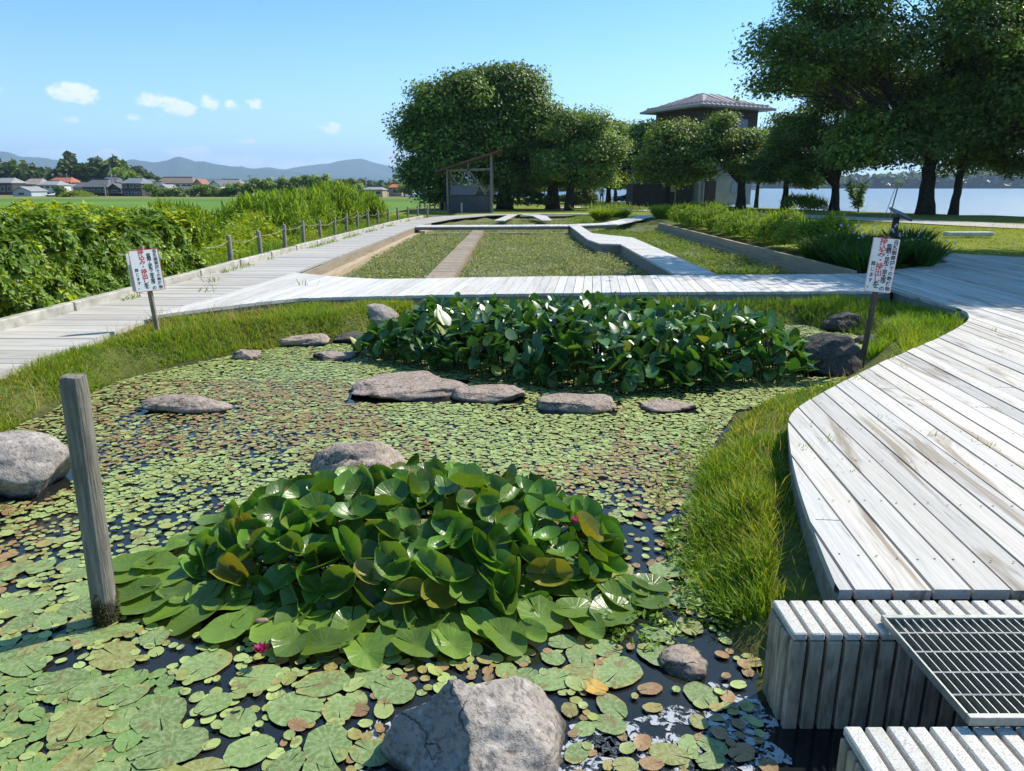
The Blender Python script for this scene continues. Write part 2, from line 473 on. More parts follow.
SKY_TINT = (.50, 1.0, 1.22, 1)
build_world()
sl = bpy.data.lights.new('sun', 'SUN'); sl.energy = 5.0; sl.angle = math.radians(.53); sl.color = (1, .925, .80)
so = bpy.data.objects.new('sun', sl); COL.objects.link(so)
so.rotation_euler = SUN_DIR.to_track_quat('Z', 'Y').to_euler(); so.location = SUN_DIR * 60
cam = bpy.data.cameras.new('camera'); co_ = bpy.data.objects.new('camera', cam); COL.objects.link(co_)
cam.sensor_fit = 'HORIZONTAL'; cam.sensor_width = 36; cam.lens = 36 * F_PX / 1024
cam.clip_start = .05; cam.clip_end = 40000
co_.location = (0, 0, EYE); co_.rotation_euler = (PI / 2 - PITCH, 0, 0)
scene.camera = co_
scene.view_settings.view_transform = 'Standard'; scene.view_settings.look = 'None'
scene.view_settings.exposure = 0.5; scene.view_settings.gamma = 1
scene.render.engine = 'CYCLES'
scene.cycles.use_denoising = True
scene.cycles.max_bounces = 7; scene.cycles.diffuse_bounces = 3; scene.cycles.glossy_bounces = 3; scene.cycles.transmission_bounces = 4; scene.cycles.volume_bounces = 1
scene.cycles.caustics_reflective = False; scene.cycles.caustics_refractive = False
scene.cycles.use_adaptive_sampling = True; scene.cycles.adaptive_threshold = .015
scene.render.use_persistent_data = False

# ------------------------------------------------------------------ ground plan (metres; camera stands over the origin)
WATER = -.42
LAKE = -.75
FIELD = -.85
STRIP_POLY = [(-4.70, 9.25), (-3.85, 10.25), (-3.2, 10.85), (-1.2, 11.2), (2.0, 11.5), (6.04, 11.62), (6.04, 13.98), (3.0, 13.8), (0, 13.55), (-2.4, 13.2), (-3.3, 13.6), (-4.24, 14.25), (-4.3, 13.0)]
DECK_EDGE = PX(0, (893, 290), (930, 301), (960, 309), (967, 312.5), (969, 317), (966, 322), (955, 329), (940, 337), (905, 352), (880, 363), (850, 378), (825, 391), (806, 402), (794, 411), (788.5, 421), (789, 436), (792, 458), (798, 484), (808, 515), (822, 552), (838, 590))
DECK_POLY = [(6.05, 13.98)] + DECK_EDGE + [(14, DECK_EDGE[-1][1]), (14, 15.8), (12.6, 17.0), (10.5, 18.9), (9.6, 16.2), (6.95, 14.15)]
WALK_POLY = [(-4.74, 0), (-4.72, 9.3), (-4.36, 14.2), (-4.2, 29.5), (-4.0, 36), (-3.2, 41), (-1.6, 45.2), (.6, 46.6), (.4, 48.2), (-2.4, 47.2), (-4.6, 43), (-5.4, 36), (-5.75, 24), (-5.95, 14), (-6.3, 0)]
POND = PX(WATER, (-40, 452), (0, 436), (60, 406), (120, 381)) + [(-3.95, 8.15), (-3.35, 9.0), (-2.7, 9.55), (-2.0, 9.85), (-1.5, 10.35), (1.5, 10.8), (4.4, 10.9)] + \
    PX(WATER, (868, 338), (858, 368), (830, 395), (790, 402), (738, 411), (716, 445), (704, 510), (698, 560), (712, 600), (735, 640), (760, 662)) + [(1.02, 2.52), (6, 2.52), (6, -2.5), (-4.3, -2.5), (-4.3, 2.5)]
SHORE = [(60, 22), (32, 45.5), (25, 58), (21, 68), (12, 98), (-30, 230), (-60, 420)]     # the lake lies to the right of this line
PADDY_X = -9.5

def shore_d(x, y):
    """signed distance from the lake shore, positive on the water side"""
    d = d_poly(x, y, SHORE, False)
    poly = SHORE + [(-60, 9000), (9000, 9000), (9000, 22)]
    return np.where(in_poly(x, y, poly), d, -d)

def sstep(a, b, x):
    t = np.clip((x - a) / (b - a), 0, 1); return t * t * (3 - 2 * t)

PLOT_POLY = [(-4.1, 13.0), (6.55, 13.7), (6.6, 33), (3.4, 46), (-.8, 46.2), (-3.4, 40), (-4.0, 33)]

def ground_z(x, y):
    x = np.asarray(x, float); y = np.asarray(y, float)
    z = np.full(x.shape, -.19)
    z = z + (fbm(x * 1.3, y * 1.3, 3, 3) - .5) * .09
    z = z + .07 * ((x < -1.5) & (x > -7.5) & (y < 13))
    # right lawn rises to path level
    zr = -.03 + (fbm(x * .15, y * .15, 9, 3) - .5) * .05
    z = z + (zr - z) * sstep(6.7, 7.6, x + np.where(y < 14, -30, 0)) 
    z = z + (zr - z) * sstep(45, 49, y) * (x > -8)
    # paddies
    w = sstep(-8.0, PADDY_X - 2.2, -0 + x * 1.0) if False else sstep(8.0, 12.5, -x)
    z = z + (FIELD - z) * w
    # plots
    sp = sd_poly(x, y, PLOT_POLY)
    z = np.where(sp < .4, z + (-.36 + (fbm(x * .8, y * .8, 5, 3) - .5) * .1 - z) * sstep(.4, -.1, sp), z)
    # under the deck
    # pond
    sd = sd_poly(x, y, POND)
    e = (fbm(x * 2.2, y * 2.2, 21, 3) - .5) * .22 * (y > 2.7)
    sd = sd + e
    z = np.where(sd < .8, np.where(sd > 0, WATER + (z - WATER) * sstep(-.02, .38, sd), WATER - .5 * sstep(0, .8, -sd)), z)
    # lake
    ld = shore_d(x, y)
    z = np.where(ld > -3, z + (LAKE - 2.0 - z) * sstep(-2.5, 6, ld), z)
    return z

def build_ground():
    def axis(lo, hi, step, far, growth):
        a = list(np.arange(lo, hi + 1e-6, step))
        s = step
        while a[-1] < far: s *= growth; a.append(a[-1] + s)
        s = step
        while a[0] > -far: s *= growth; a.insert(0, a[0] - s)
        return np.array(a)
    xs = axis(-10, 12, .11, 9000, 1.13); ys = axis(0, 17, .11, 9000, 1.09)
    ys = ys[ys > -60]
    X, Y = np.meshgrid(xs, ys)
    x = X.ravel(); y = Y.ravel(); z = ground_z(x, y)
    nx, ny = len(xs), len(ys)
    i = np.arange(nx * ny).reshape(ny, nx)
    f = np.stack([i[:-1, :-1], i[:-1, 1:], i[1:, 1:], i[1:, :-1]], -1).reshape(-1, 4)
    c = np.ones((len(x), 3)) * np.array([.11, .13, .035])
    n = fbm(x * .9, y * .9, 31, 4)
    c = c + (np.clip(n - .5, 0, .5)[:, None]) * np.array([.16, .12, .05])
    # mud under the water and at its edge
    sd = sd_poly(x, y, POND)
    mud = sstep(.12, -.1, sd)[:, None]
    c = c * (1 - mud) + mud * np.array([.035, .03, .02])
    # plots: dry seedheads and mud between the plants
    pl = (sd_poly(x, y, PLOT_POLY) < .1)
    c[pl] = np.array([.19, .19, .12]) + (n[pl, None] - .5) * np.array([.10, .09, .05])
    # lawn
    lawn = ((x > 7.6) & (y > 14)) | (y > 47) & (x > -8)
    c[lawn] = np.array([.17, .20, .028]) * (.75 + .5 * fbm(x[lawn] * .35, y[lawn] * .35, 8, 4))[:, None]
    # paddies in long strips
    pad = x < -9.0
    band = vnoise(np.zeros(pad.sum()), np.floor(y[pad] / 26.0) * 7.3, 4)
    c[pad] = np.array([.11, .20, .035]) * (.8 + .45 * band)[:, None] * (.85 + .3 * fbm(x[pad] * .03, y[pad] * .08, 12, 3))[:, None]
    far = (y > 170) & (x < 0)
    c[far] = np.array([.20, .19, .07])
    mb = MB(); mb.add(np.c_[x, y, z], f, c)
    t = NT('ground'); co = t.coord(); cc = t.attr('col')
    nn = t.noise(co, 18, 8, .7); n2 = t.noise(co, 2.1, 6, .6)
    b = t.mix(1.0, cc, t.ramp(nn, [(.25, .55), (.75, 1.4)]), 'MULTIPLY')
    b = t.mix(1.0, b, t.ramp(n2, [(.3, .75), (.7, 1.2)]), 'MULTIPLY')
    m = t.done(t.bsdf(b, .95, .1, t.bump(nn, .6, .03)))
    return struct('ground', mb, m, 'grassy ground with mud banks, paddies and lakeside lawn', smooth=True)
build_ground()

def build_water():
    mb = MB(); mb.prism(POND if False else [(-9, -2.6), (-9, 12.2), (5.9, 12.2), (5.9, -2.6)], WATER - .001, WATER)
    mb = MB(); mb.add([(-9, -2.6, WATER), (5.95, -2.6, WATER), (5.95, 11.9, WATER), (-9, 11.9, WATER)], [(0, 1, 2, 3)])
    t = NT('pond_water'); co = t.coord()
    nr = t.bump(t.noise(co, 5, 4), .06, .02)
    base = t.ramp(t.noise(co, 1.7, 5), [(.35, (.010, .012, .014)), (.7, (.022, .022, .016))])
    struct('pond_water', mb, t.done(t.bsdf(base, .06, .55, nr)), 'dark still pond water between the lily pads')
    mb = MB()
    S = SHORE
    poly = [(p[0] - 6, p[1] - 6) for p in S]
    v = [(x, y, LAKE) for x, y in poly] + [(-120, 2600, LAKE), (5200, 2600, LAKE), (5200, 16, LAKE)]
    mb.polys(v, [tuple(range(len(v)))])
    t = NT('lake_water'); g = t.n('ShaderNodeNewGeometry').outputs['Position']
    w = t.noise(t.mapping(g, (.55, 1.1, 1)), 1.4, 6, .62)
    nr = t.bump(w, 1.0, .35)
    struct('lake', mb, t.done(t.bsdf((.12, .15, .18), .28, .5, nr)), 'pale blue rippled lake beyond the trees')
build_water()

# ------------------------------------------------------------------ boardwalks
def crossings(poly, axis_o, du, dv, s):
    """parameters along dv where the line at offset s along du meets the outline"""
    r = []
    n = len(poly)
    for i in range(n):
        a = Vector(poly[i]) - axis_o; b = Vector(poly[(i + 1) % n]) - axis_o
        sa, sb = a.dot(du) - s, b.dot(du) - s
        if (sa > 0) != (sb > 0):
            t = sa / (sa - sb); r.append(a.dot(dv) * (1 - t) + b.dot(dv) * t)
    return sorted(r)

def planks(mb, poly, dv, width, gap=.008, thick=.045, z=0.0, sub=4, joints=0.0, tint=.12, zj=.003, rng=random):
    dv = Vector(dv).normalized(); du = Vector((dv.y, -dv.x)); o = Vector((0, 0))
    ss = [Vector(p).dot(du) for p in poly]
    k0 = math.floor(min(ss) / width); k1 = math.ceil(max(ss) / width)
    for k in range(k0, k1):
        tn = .5 * (1 + rng.uniform(-tint, tint)); hue = rng.uniform(-.012, .012)
        zt = z + rng.uniform(-zj, zj)
        a0 = k * width + gap / 2; a1 = (k + 1) * width - gap / 2
        cuts = []
        if joints:
            q = rng.uniform(-10, 0)
            while q < 60: q += rng.uniform(.6, 1.4) * joints; cuts.append(q)
        tints = {}
        for j in range(sub):
            l = a0 + (a1 - a0) * j / sub; r = a0 + (a1 - a0) * (j + 1) / sub
            cl = crossings(poly, o, du, dv, l); cr = crossings(poly, o, du, dv, r)
            if len(cl) != len(cr): continue
            for m in range(0, len(cl), 2):
                pieces = [(cl[m], cr[m], cl[m + 1], cr[m + 1], -1)]
                for ci, q in enumerate(cuts):
                    L = pieces[-1]
                    if max(L[0], L[1]) + .15 < q < min(L[2], L[3]) - .15:
                        pieces[-1] = (L[0], L[1], q - .004, q - .004, L[4]); pieces.append((q + .004, q + .004, L[2], L[3], ci))
                for (b0, c0, b1, c1, ci) in pieces:
                    tt = tints.setdefault((m, ci), tn * (1 + rng.uniform(-tint, tint) * .7))
                    pts = [du * l + dv * b0, du * r + dv * c0, du * r + dv * c1, du * l + dv * b1]
                    if (pts[0] - pts[3]).length < .01: continue
                    v = [(p.x, p.y, zt - thick) for p in pts] + [(p.x, p.y, zt) for p in pts]
                    f = [(3, 2, 1, 0), (4, 5, 6, 7), (0, 1, 5, 4), (2, 3, 7, 6)]
                    if j == 0: f.append((3, 0, 4, 7))
                    if j == sub - 1: f.append((1, 2, 6, 5))
                    mb.polys(v, f, (tt + hue, tt, tt - hue * 1.5))

def offset_line(line, d):
    out = []
    for i, p in enumerate(line):
        a = Vector(line[max(i - 1, 0)]); b = Vector(line[min(i + 1, len(line) - 1)])
        t = (b - a).normalized(); n = Vector((t.y, -t.x))
        out.append(tuple(Vector(p) + n * d))
    return out

def ribbon_wall(mb, line, thick, z0, z1, inset=0.0, col=None):
    """upright board that follows a line on the ground"""
    a = offset_line(line, inset); b = offset_line(line, inset + thick)
    n = len(line)
    v = [(x, y, z0) for x, y in a] + [(x, y, z1) for x, y in a] + [(x, y, z1) for x, y in b] + [(x, y, z0) for x, y in b]
    f = []
    for i in range(n - 1):
        for k in range(4):
            k2 = (k + 1) % 4
            f.append((k * n + i, k * n + i + 1, k2 * n + i + 1, k2 * n + i))
    f.append((0, n, 2 * n, 3 * n)); f.append(tuple(q * n + n - 1 for q in (3, 2, 1, 0)))
    mb.polys(v, f, col)

def smooth_line(line, k=4):
    """Catmull-Rom"""
    L = [Vector(p) for p in line]; out = []
    for i in range(len(L) - 1):
        p0, p1, p2, p3 = L[max(i - 1, 0)], L[i], L[i + 1], L[min(i + 2, len(L) - 1)]
        for j in range(k):
            t = j / k
            out.append(tuple(.5 * ((2 * p1) + (-p0 + p2) * t + (2 * p0 - 5 * p1 + 4 * p2 - p3) * t * t + (-p0 + 3 * p1 - 3 * p2 + p3) * t ** 3)))
    out.append(tuple(L[-1]))
    return out

def build_decks():
    edge = DECK_EDGE[:3] + smooth_line(DECK_EDGE[3:], 4)
    deck = [(6.05, 13.98)] + edge + DECK_POLY[-6:]
    mb = MB(); planks(mb, deck, (.1, 1), .162, .014, .045, 0, 14, 7.5, .13)
    d = struct('viewing_deck', mb, M['deck'], 'broad weathered white plank deck curving round the pond')
    nl = MB(); dv = Vector((.1, 1)).normalized(); du = Vector((dv.y, -dv.x)); gx, gy = [], []
    for kk in range(-2, 60):
        for jj in range(3, 24):
            for dd in (-.045, .045):
                p = du * ((kk + .5) * .162 + dd + random.uniform(-.008, .008)) + dv * (jj * .62 + random.uniform(-.012, .012)); gx.append(p.x); gy.append(p.y)
    gx = np.array(gx); gy = np.array(gy); ins = in_poly(gx, gy, deck) & (gy < 10.5) & (d_poly(gx, gy, deck) > .05)
    for x, y in zip(gx[ins], gy[ins]): nl.polys([(x + .0055 * math.cos(a * PI / 3), y + .0055 * math.sin(a * PI / 3), .0042) for a in range(6)], [tuple(range(6))])
    obj('nails', nl, plain('rusty_nail', (.10, .065, .045), .7, .3), d)
    f = MB(); ribbon_wall(f, edge, .035, -.30, -.047, -.05)
    # timber legs and bearers under the rim
    for i in range(2, len(edge) - 1, 7):
        q = offset_line(edge, -.0)[i]; q2 = offset_line(edge, -.28)[i]
        f.box((q2[0], q2[1], -.42), (.09, .09, .66), 0)
    o = obj('fascia_board', f, M['fascia'], d)
    mb = MB(); planks(mb, STRIP_POLY, (.11, 1), .15, .009, .045, 0, 3, 0, .10)
    s = struct('pale_boardwalk', mb, M['strip'], 'pale plank boardwalk crossing behind the pond')
    f = MB(); ribbon_wall(f, STRIP_POLY[:6], .04, -.20, -.047, -.055)
    ribbon_wall(f, STRIP_POLY[:6], .04, -.40, -.205, -.08)
    ribbon_wall(f, STRIP_POLY[6:10], .04, -.40, -.047, -.05)
    obj('fascia_board', f, M['fascia'], s)
    walk = [(x, y) for x, y in WALK_POLY]
    mb = MB(); planks(mb, walk, (1, -.02), .20, .009, .045, -.055, 1, 0, .10)
    w = struct('grey_boardwalk', mb, M['walk'], 'grey plank boardwalk along the hedge and rope fence')
    f = MB(); ribbon_wall(f, [(-4.76, 0), (-4.74, 9.0)], .05, -.24, -.102, -.02, (.72, .72, .70))
    obj('edge_beam', f, M['kerb'], w)
    # timber wall and ledge of the planted beds against the grey boardwalk
    f = MB(); ribbon_wall(f, [(-4.215, 14.35), (-4.16, 29.5), (-3.95, 36)], .06, -.5, -.06, .0)
    ribbon_wall(f, [(-4.215, 14.35), (-4.16, 29.5), (-3.95, 36)], .22, -.5, -.25, .065, (.75, .72, .66))
    tag(obj('bed_wall', f, M['brownwood']), 'low brown timber wall and ledge beside the grey boardwalk', 'retaining wall')
    # right edging of the beds
    f = MB(); ribbon_wall(f, [(6.62, 33.4), (6.6, 24), (6.58, 14.0)], .10, -.5, .06, 0, (.62, .6, .56))
    ribbon_wall(f, [(6.45, 33.4), (6.42, 24), (6.38, 14.0)], .08, -.5, -.16, 0, (.5, .48, .45))
    tag(obj('bed_edging', f, M['brownwood']), 'double timber edging below the row of bright grass clumps', 'retaining wall')
    # divider of the beds: brown planks flush with the plants
    mb = MB(); planks(mb, [(-1.72, 13.3), (-1.17, 13.36), (-1.22, 31), (-1.62, 31)], (1, .02), .21, .012, .05, -.13, 1, 0, .15)
    mb.box((-1.19, 22.2, -.30), (.06, 17.8, .24), 0, (.42, .40, .38))
    struct('brown_divider_path', mb, M['brownwood'], 'narrow brown plank path dividing the planted beds')
    # zigzag raised walk
    zig = [(3.08, 13.75), (3.86, 13.85), (3.92, 20), (3.94, 24.3), (3.3, 25.6), (2.86, 26.6), (2.92, 33), (2.46, 33), (2.38, 23.4), (2.56, 21.5), (3.12, 21.4)]
    mb = MB(); planks(mb, zig, (1, -.02), .2, .008, .045, .012, 1, 0, .08)
    z = struct('zigzag_boardwalk', mb, M['strip'], 'narrow raised boardwalk that jogs sideways between the beds')
    f = MB(); ribbon_wall(f, [zig[i] for i in (6, 7)], .001, 0, 0) if False else None
    f = MB(); ribbon_wall(f, [(2.48, 32.9), (2.41, 23.45), (2.60, 21.56), (3.15, 21.46), (3.11, 13.9)], .05, -.38, -.037, -.05)
    ribbon_wall(f, [(3.83, 14), (3.9, 20), (3.91, 24.3), (3.28, 25.5), (2.83, 26.6), (2.89, 32.9)], .05, -.38, -.037, -.05)
    obj('fascia_board', f, M['fascia'], z)
    far = [(-4.15, 31.0), (2.4, 31.7), (4.7, 33.2), (7.4, 40.5), (8.3, 43.5), (7.4, 43.7), (6.6, 41), (4.1, 34.4), (2.4, 33.1), (-4.1, 32.4)]
    mb = MB(); planks(mb, far, (.05, 1), .2, .008, .045, .0, 1, 0, .08)
    c = struct('far_boardwalk', mb, M['strip'], 'pale narrow boardwalk crossing at the far end of the beds')
    f = MB(); ribbon_wall(f, [(-4.1, 31.05), (2.4, 31.75), (4.7, 33.25)], .05, -.14, -.047, -.06); obj('fascia_board', f, M['fascia'], c)
    mb = MB()
    planks(mb, [(-.2, 45.2), (-.9, 37), (-.4, 37), (.3, 45.2)], (1, 0), .2, .008, .045, .0, 1, 0, .08)
    planks(mb, [(.6, 44.6), (1.2, 43), (1.5, 37.2), (2.0, 37.2), (2.0, 43), (1.6, 45.3), (.6, 45.5)], (1, 0), .2, .008, .045, .0, 1, 0, .08)
    planks(mb, [(.3, 46.0), (7.5, 46.4), (7.5, 47.2), (.3, 46.9)], (0, 1), .2, .008, .045, .0, 1, 0, .08)
    struct('outer_boardwalk', mb, M['strip'], 'thin pale boardwalks by the wooden shelter')
    # pale kerb along the outer side of the grey boardwalk
    line = [(-6.24, 1.0), (-6.12, 5.2), (-6.02, 10), (-5.93, 14), (-5.72, 24), (-5.38, 36), (-4.9, 41.5)]
    mb = MB()
    for (x0, y0), (x1, y1) in zip(line[:-1], line[1:]):
        L = math.hypot(x1 - x0, y1 - y0); n = max(1, round(L / 2.0))
        for k in range(n):
            a = (x0 + (x1 - x0) * (k / n + .004), y0 + (y1 - y0) * (k / n + .004)); b = (x0 + (x1 - x0) * ((k + 1) / n - .004), y0 + (y1 - y0) * ((k + 1) / n - .004))
            t = random.uniform(.9, 1.1)
            mb.bar((a[0] - .07, a[1], -.03 + random.uniform(-.01, .01)), (b[0] - .07, b[1], -.03 + random.uniform(-.01, .01)), .13, .2, (t, t, t), bev=.012)
    tag(obj('timber_kerb', mb, M['kerb']), 'pale low kerb between the grey boardwalk and the rope fence', 'kerb')
    # deck on the near bank where the steps lead
    mb = MB(); planks(mb, [(1.36, 1.60), (6, 1.60), (6, -2.5), (1.0, -2.5)], (.1, 1), .162, .011, .045, -.004, 3, 2.4, .13)
    struct('near_deck', mb, M['deck'], 'weathered plank deck beyond the grating')
    # gravel path by the lake
    path = [P(1300, 238), P(1024, 226.5), P(900, 220.5), P(800, 216), P(700, 212.5), P(640, 209.5), P(560, 207)]
    l = smooth_line([tuple(p[:2]) for p in path], 6)
    a = offset_line(l, 1.9); b = offset_line(l, -1.9)
    mb = MB(); n = len(l)
    zz = lambda p: float(ground_z(np.array([p[0]]), np.array([p[1]]))[0]) + .035
    v = [(x, y, zz((x, y))) for x, y in a] + [(x, y, zz((x, y))) for x, y in l] + [(x, y, zz((x, y))) for x, y in b]
    mb.polys(v, [(i, i + 1, n + i + 1, n + i) for i in range(n - 1)] + [(n + i, n + i + 1, 2 * n + i + 1, 2 * n + i) for i in range(n - 1)])
    t = NT('path'); co = t.coord(); c = t.ramp(t.noise(co, 2, 8, .7), [(.3, (.36, .33, .29)), (.7, (.50, .46, .41))])
    struct('lakeside_path', mb, t.done(t.bsdf(c, .95, .1, t.bump(t.noise(co, 30, 4), .4, .01))), 'pale sandy path under the lakeside trees')
build_decks()

# ------------------------------------------------------------------ ribbed steps and grating
def ribbed_block(label, x0, x1, y0, y1, z1, z0):
    t = thing('ribbed_step', label, 'step', ((x0 + x1) / 2, (y0 + y1) / 2, z0))
    top = MB(); front = MB(); side = MB(); core = MB()
    p = .0665; g = .013; th = .032
    n = int((x1 - x0) / p)
    for k in range(n):
        c = x0 + p * (k + .5); s = random.uniform(.46, .54)
        sk = random.uniform(-.002, .002)
        top.box((c, (y0 + y1) / 2, z1 - th / 2 + sk), (p - g, y1 - y0, th), 0, (s, s, s), bev=.005)
        front.box((c, y0 + .014, (z0 + z1 - th) / 2 - .003), (p - g, .03, z1 - th - z0 - .006), 0, (s, s, s), bev=.004)
    m = int((y1 - y0 - .04) / p)
    for k in range(m + 1):
        c = y0 + .045 + (y1 - y0 - .045) * (k + .5) / (m + 1); s = random.uniform(.46, .54)
        side.box((x0 + .014, c, (z0 + z1 - th) / 2 - .003), (.03, (y1 - y0 - .045) / (m + 1) - .008, z1 - th - z0 - .006), 0, (s, s, s), bev=.004)
    core.box(((x0 + x1) / 2 + .02, (y0 + y1) / 2 + .02, (z0 + z1) / 2 - .02), (x1 - x0 - .04, y1 - y0 - .04, z1 - z0 - .05))
    mt = NT('ribbed_composite'); co = mt.coord()
    sp = mt.noise(co, 170, 3, .7); st = mt.noise(mt.mapping(co, (14, 14, 3)), 1, 6, .6)
    b = mt.mix(mt.ramp(sp, [(.38, 1), (.47, 0)]), (.57, .55, .51), (.30, .28, .25))
    b = mt.mix(mt.ramp(st, [(.50, 0), (.72, .5)]), b, (.36, .31, .25))
    b = mt.mix(1.0, b, mt.mix(1.0, mt.attr('col'), (2, 2, 2), 'MULTIPLY'), 'MULTIPLY')
    ms = mt.done(mt.bsdf(b, .8, .3, mt.bump(sp, .3, .003)))
    mg = NT('ribbed_shaded_facing'); co = mg.coord()  # browner copy for front and end slats; shaded-side tone put into the colour
    stain = mg.noise(mg.mapping(co, (16, 16, 2.5)), 1, 7, .65)
    b = mg.mix(mg.ramp(stain, [(.35, 0), (.65, 1)]), (.56, .46, .35), (.27, .215, .16))
    b = mg.mix(mg.ramp(mg.noise(mg.mapping(co, (30, 30, 9)), 1, 5), [(.36, .45), (.5, 0)]), b, (.11, .09, .07))
    mf = mg.done(mg.bsdf(b, .85, .2, mg.bump(stain, .4, .004)))
    obj('top_slats', top, ms, t); obj('front_slats', front, mf, t); obj('end_slats', side, mf, t); obj('core', core, M['bark'], t)
    return t
ribbed_block('ribbed grey step at the deck corner, its dark slatted side above the water', 1.04, 5.2, 2.375, 2.605, .0, -.44)
ribbed_block('ribbed pale step nearest the camera, under the near end of the steel grating', 1.02, 5.2, 1.66, 1.905, -.01, -.47)

def build_grating():
    x0, x1, y0, y1, z = 1.40, 4.4, 1.885, 2.445, .032
    t = thing('steel_grating', 'galvanised steel grating bridging the two ribbed steps', 'grating', ((x0 + x1) / 2, (y0 + y1) / 2, z - .025))
    f = MB()
    f.box(((x0 + x1) / 2, y0 + .011, z - .012), (x1 - x0, .022, .03), 0, bev=.002); f.box(((x0 + x1) / 2, y1 - .011, z - .012), (x1 - x0, .022, .03), 0, bev=.002)
    f.box((x0 + .004, (y0 + y1) / 2, z - .012), (.007, y1 - y0 - .046, .03), 0); f.box((x1 - .004, (y0 + y1) / 2, z - .012), (.007, y1 - y0 - .046, .03), 0)
    obj('frame', f, M['steel'], t)
    b = MB(); k = x0 + .043
    while k < x1 - .02:
        b.box((k, (y0 + y1) / 2, z - .014), (.0035, y1 - y0 - .05, .024)); k += .032
    obj('bearing_bars', b, M['steel'], t)
    c = MB()
    for i in range(1, 5):
        y = y0 + (y1 - y0) * i / 5
        c.tube([(x0 + .01, y, z - .003), (x1 - .01, y, z - .003)], .0042, 6)
    obj('cross_rods', c, M['steel'], t)
build_grating()

# ------------------------------------------------------------------ foreground post, signs, rope fence
def build_post():
    a = P(107, 622, WATER); b = Q(73, 376, a.y + .04)
    t = thing('wooden_post', 'tilted grey weathered post standing in the pond with a mossy foot', 'post', (a.x, a.y, WATER))
    mb = MB(); n = 26; m = 22; V = []; C = []
    ax = (b - a)
    lo = a - ax * .25
    for i in range(m + 1):
        s = i / m; p = lo.lerp(b, s)
        for k in range(n):
            th = 2 * PI * k / n
            r = .055 * (1 + .05 * float(vnoise(np.array([th * 2.2]), np.array([s * 2]), 3) - .5) + .05 * (float(vnoise(np.array([k * 1.37]), np.array([s * .7]), 5)) - .5))
            if i == m: r *= .94
            V.append((p.x + r * math.cos(th), p.y + r * math.sin(th), p.z + (0 if i < m else .004 * math.sin(3 * th))))
    fl = [(i * n + k, i * n + (k + 1) % n, (i + 1) * n + (k + 1) % n, (i + 1) * n + k) for i in range(m) for k in range(n)]
    fl.append(tuple(m * n + k for k in range(n)))
    mb.polys(V, fl)
    q = NT('old_post'); co = q.coord(); st = q.noise(q.mapping(co, (55, 55, 2.5)), 1, 7, .65); pt = q.noise(q.mapping(co, (9, 9, 3)), 1, 6, .6)
    c = q.mix(q.ramp(st, [(.3, 0), (.7, 1)]), (.13, .115, .09), (.34, .31, .26))
    c = q.mix(q.ramp(pt, [(.5, 0), (.66, .7)]), c, (.10, .10, .07))
    c = q.mix(q.ramp(q.noise(q.mapping(co, (30, 30, 4)), 1, 5), [(.60, 0), (.68, .6)]), c, (.42, .40, .34))
    c = q.mix(q.ramp(st, [(.24, .8), (.33, 0)]), c, (.035, .03, .025))
    sep = q.n('ShaderNodeSeparateXYZ'); q.put(sep.inputs[0], co)
    wet = q.math('ADD', sep.outputs['Z'], q.math('MULTIPLY', pt, -.16))
    c = q.mix(q.ramp(wet, [(.02, .9), (.06, 0)]), c, (.028, .022, .014))
    obj('post', mb, q.done(q.bsdf(c, .9, .2, q.bump(st, 1.0, .016))), t, smooth=False)
    # moss collar at the water line
    mb = MB(); rng = np.random.default_rng(3); nb = 1500
    s = rng.uniform(-.03, .15, nb) ; th = rng.uniform(0, 2 * PI, nb); keep = s < .10 + .05 * np.sin(th * 3)
    s, th = s[keep], th[keep]
    base = np.array(a)[None] + np.array(ax)[None] * s[:, None] + np.c_[np.cos(th), np.sin(th), 0 * th] * .054
    nrm = np.c_[np.cos(th), np.sin(th), rng.uniform(-.6, .3, len(th))]
    blades(mb, base, nrm, rng.uniform(.008, .02, len(th)), .006, np.array([.06, .055, .02]) * rng.uniform(.5, 1.5, len(th))[:, None], rng)
    obj('moss', mb, M['grass'], t)

def blades(mb, base, nrm, length, width, col, rng, bend=.35):
    """tapered grass blades: three points up one bent spine"""
    n = len(base)
    nrm = nrm / np.linalg.norm(nrm, axis=1, keepdims=True)
    th = rng.uniform(0, 2 * PI, n); side = np.c_[np.cos(th), np.sin(th), np.zeros(n)]
    fwd = np.c_[-np.sin(th), np.cos(th), np.zeros(n)]
    L = (np.ones(n) * length)[:, None]; W = (np.ones(n) * width)[:, None]
    bd = rng.uniform(.1, 1, n)[:, None] * bend
    p1 = base + nrm * L * .55 + fwd * L * bd * .3
    p2 = base + nrm * L * (1 - bd * .35) + fwd * L * bd
    v = np.stack([base - side * W * .5, base + side * W * .5, p1 + side * W * .42, p1 - side * W * .42, p2], 1).reshape(-1, 3)
    i = np.arange(n) * 5
    c = np.repeat(col if np.ndim(col) == 2 else np.tile(col, (n, 1)), 5, 0)
    k = mb.n
    mb.add(v, np.stack([i, i + 1, i + 2, i + 3], 1), c)
    mb.F.append(np.stack([i + 3, i + 2, i + 4], 1) + k)
build_post()

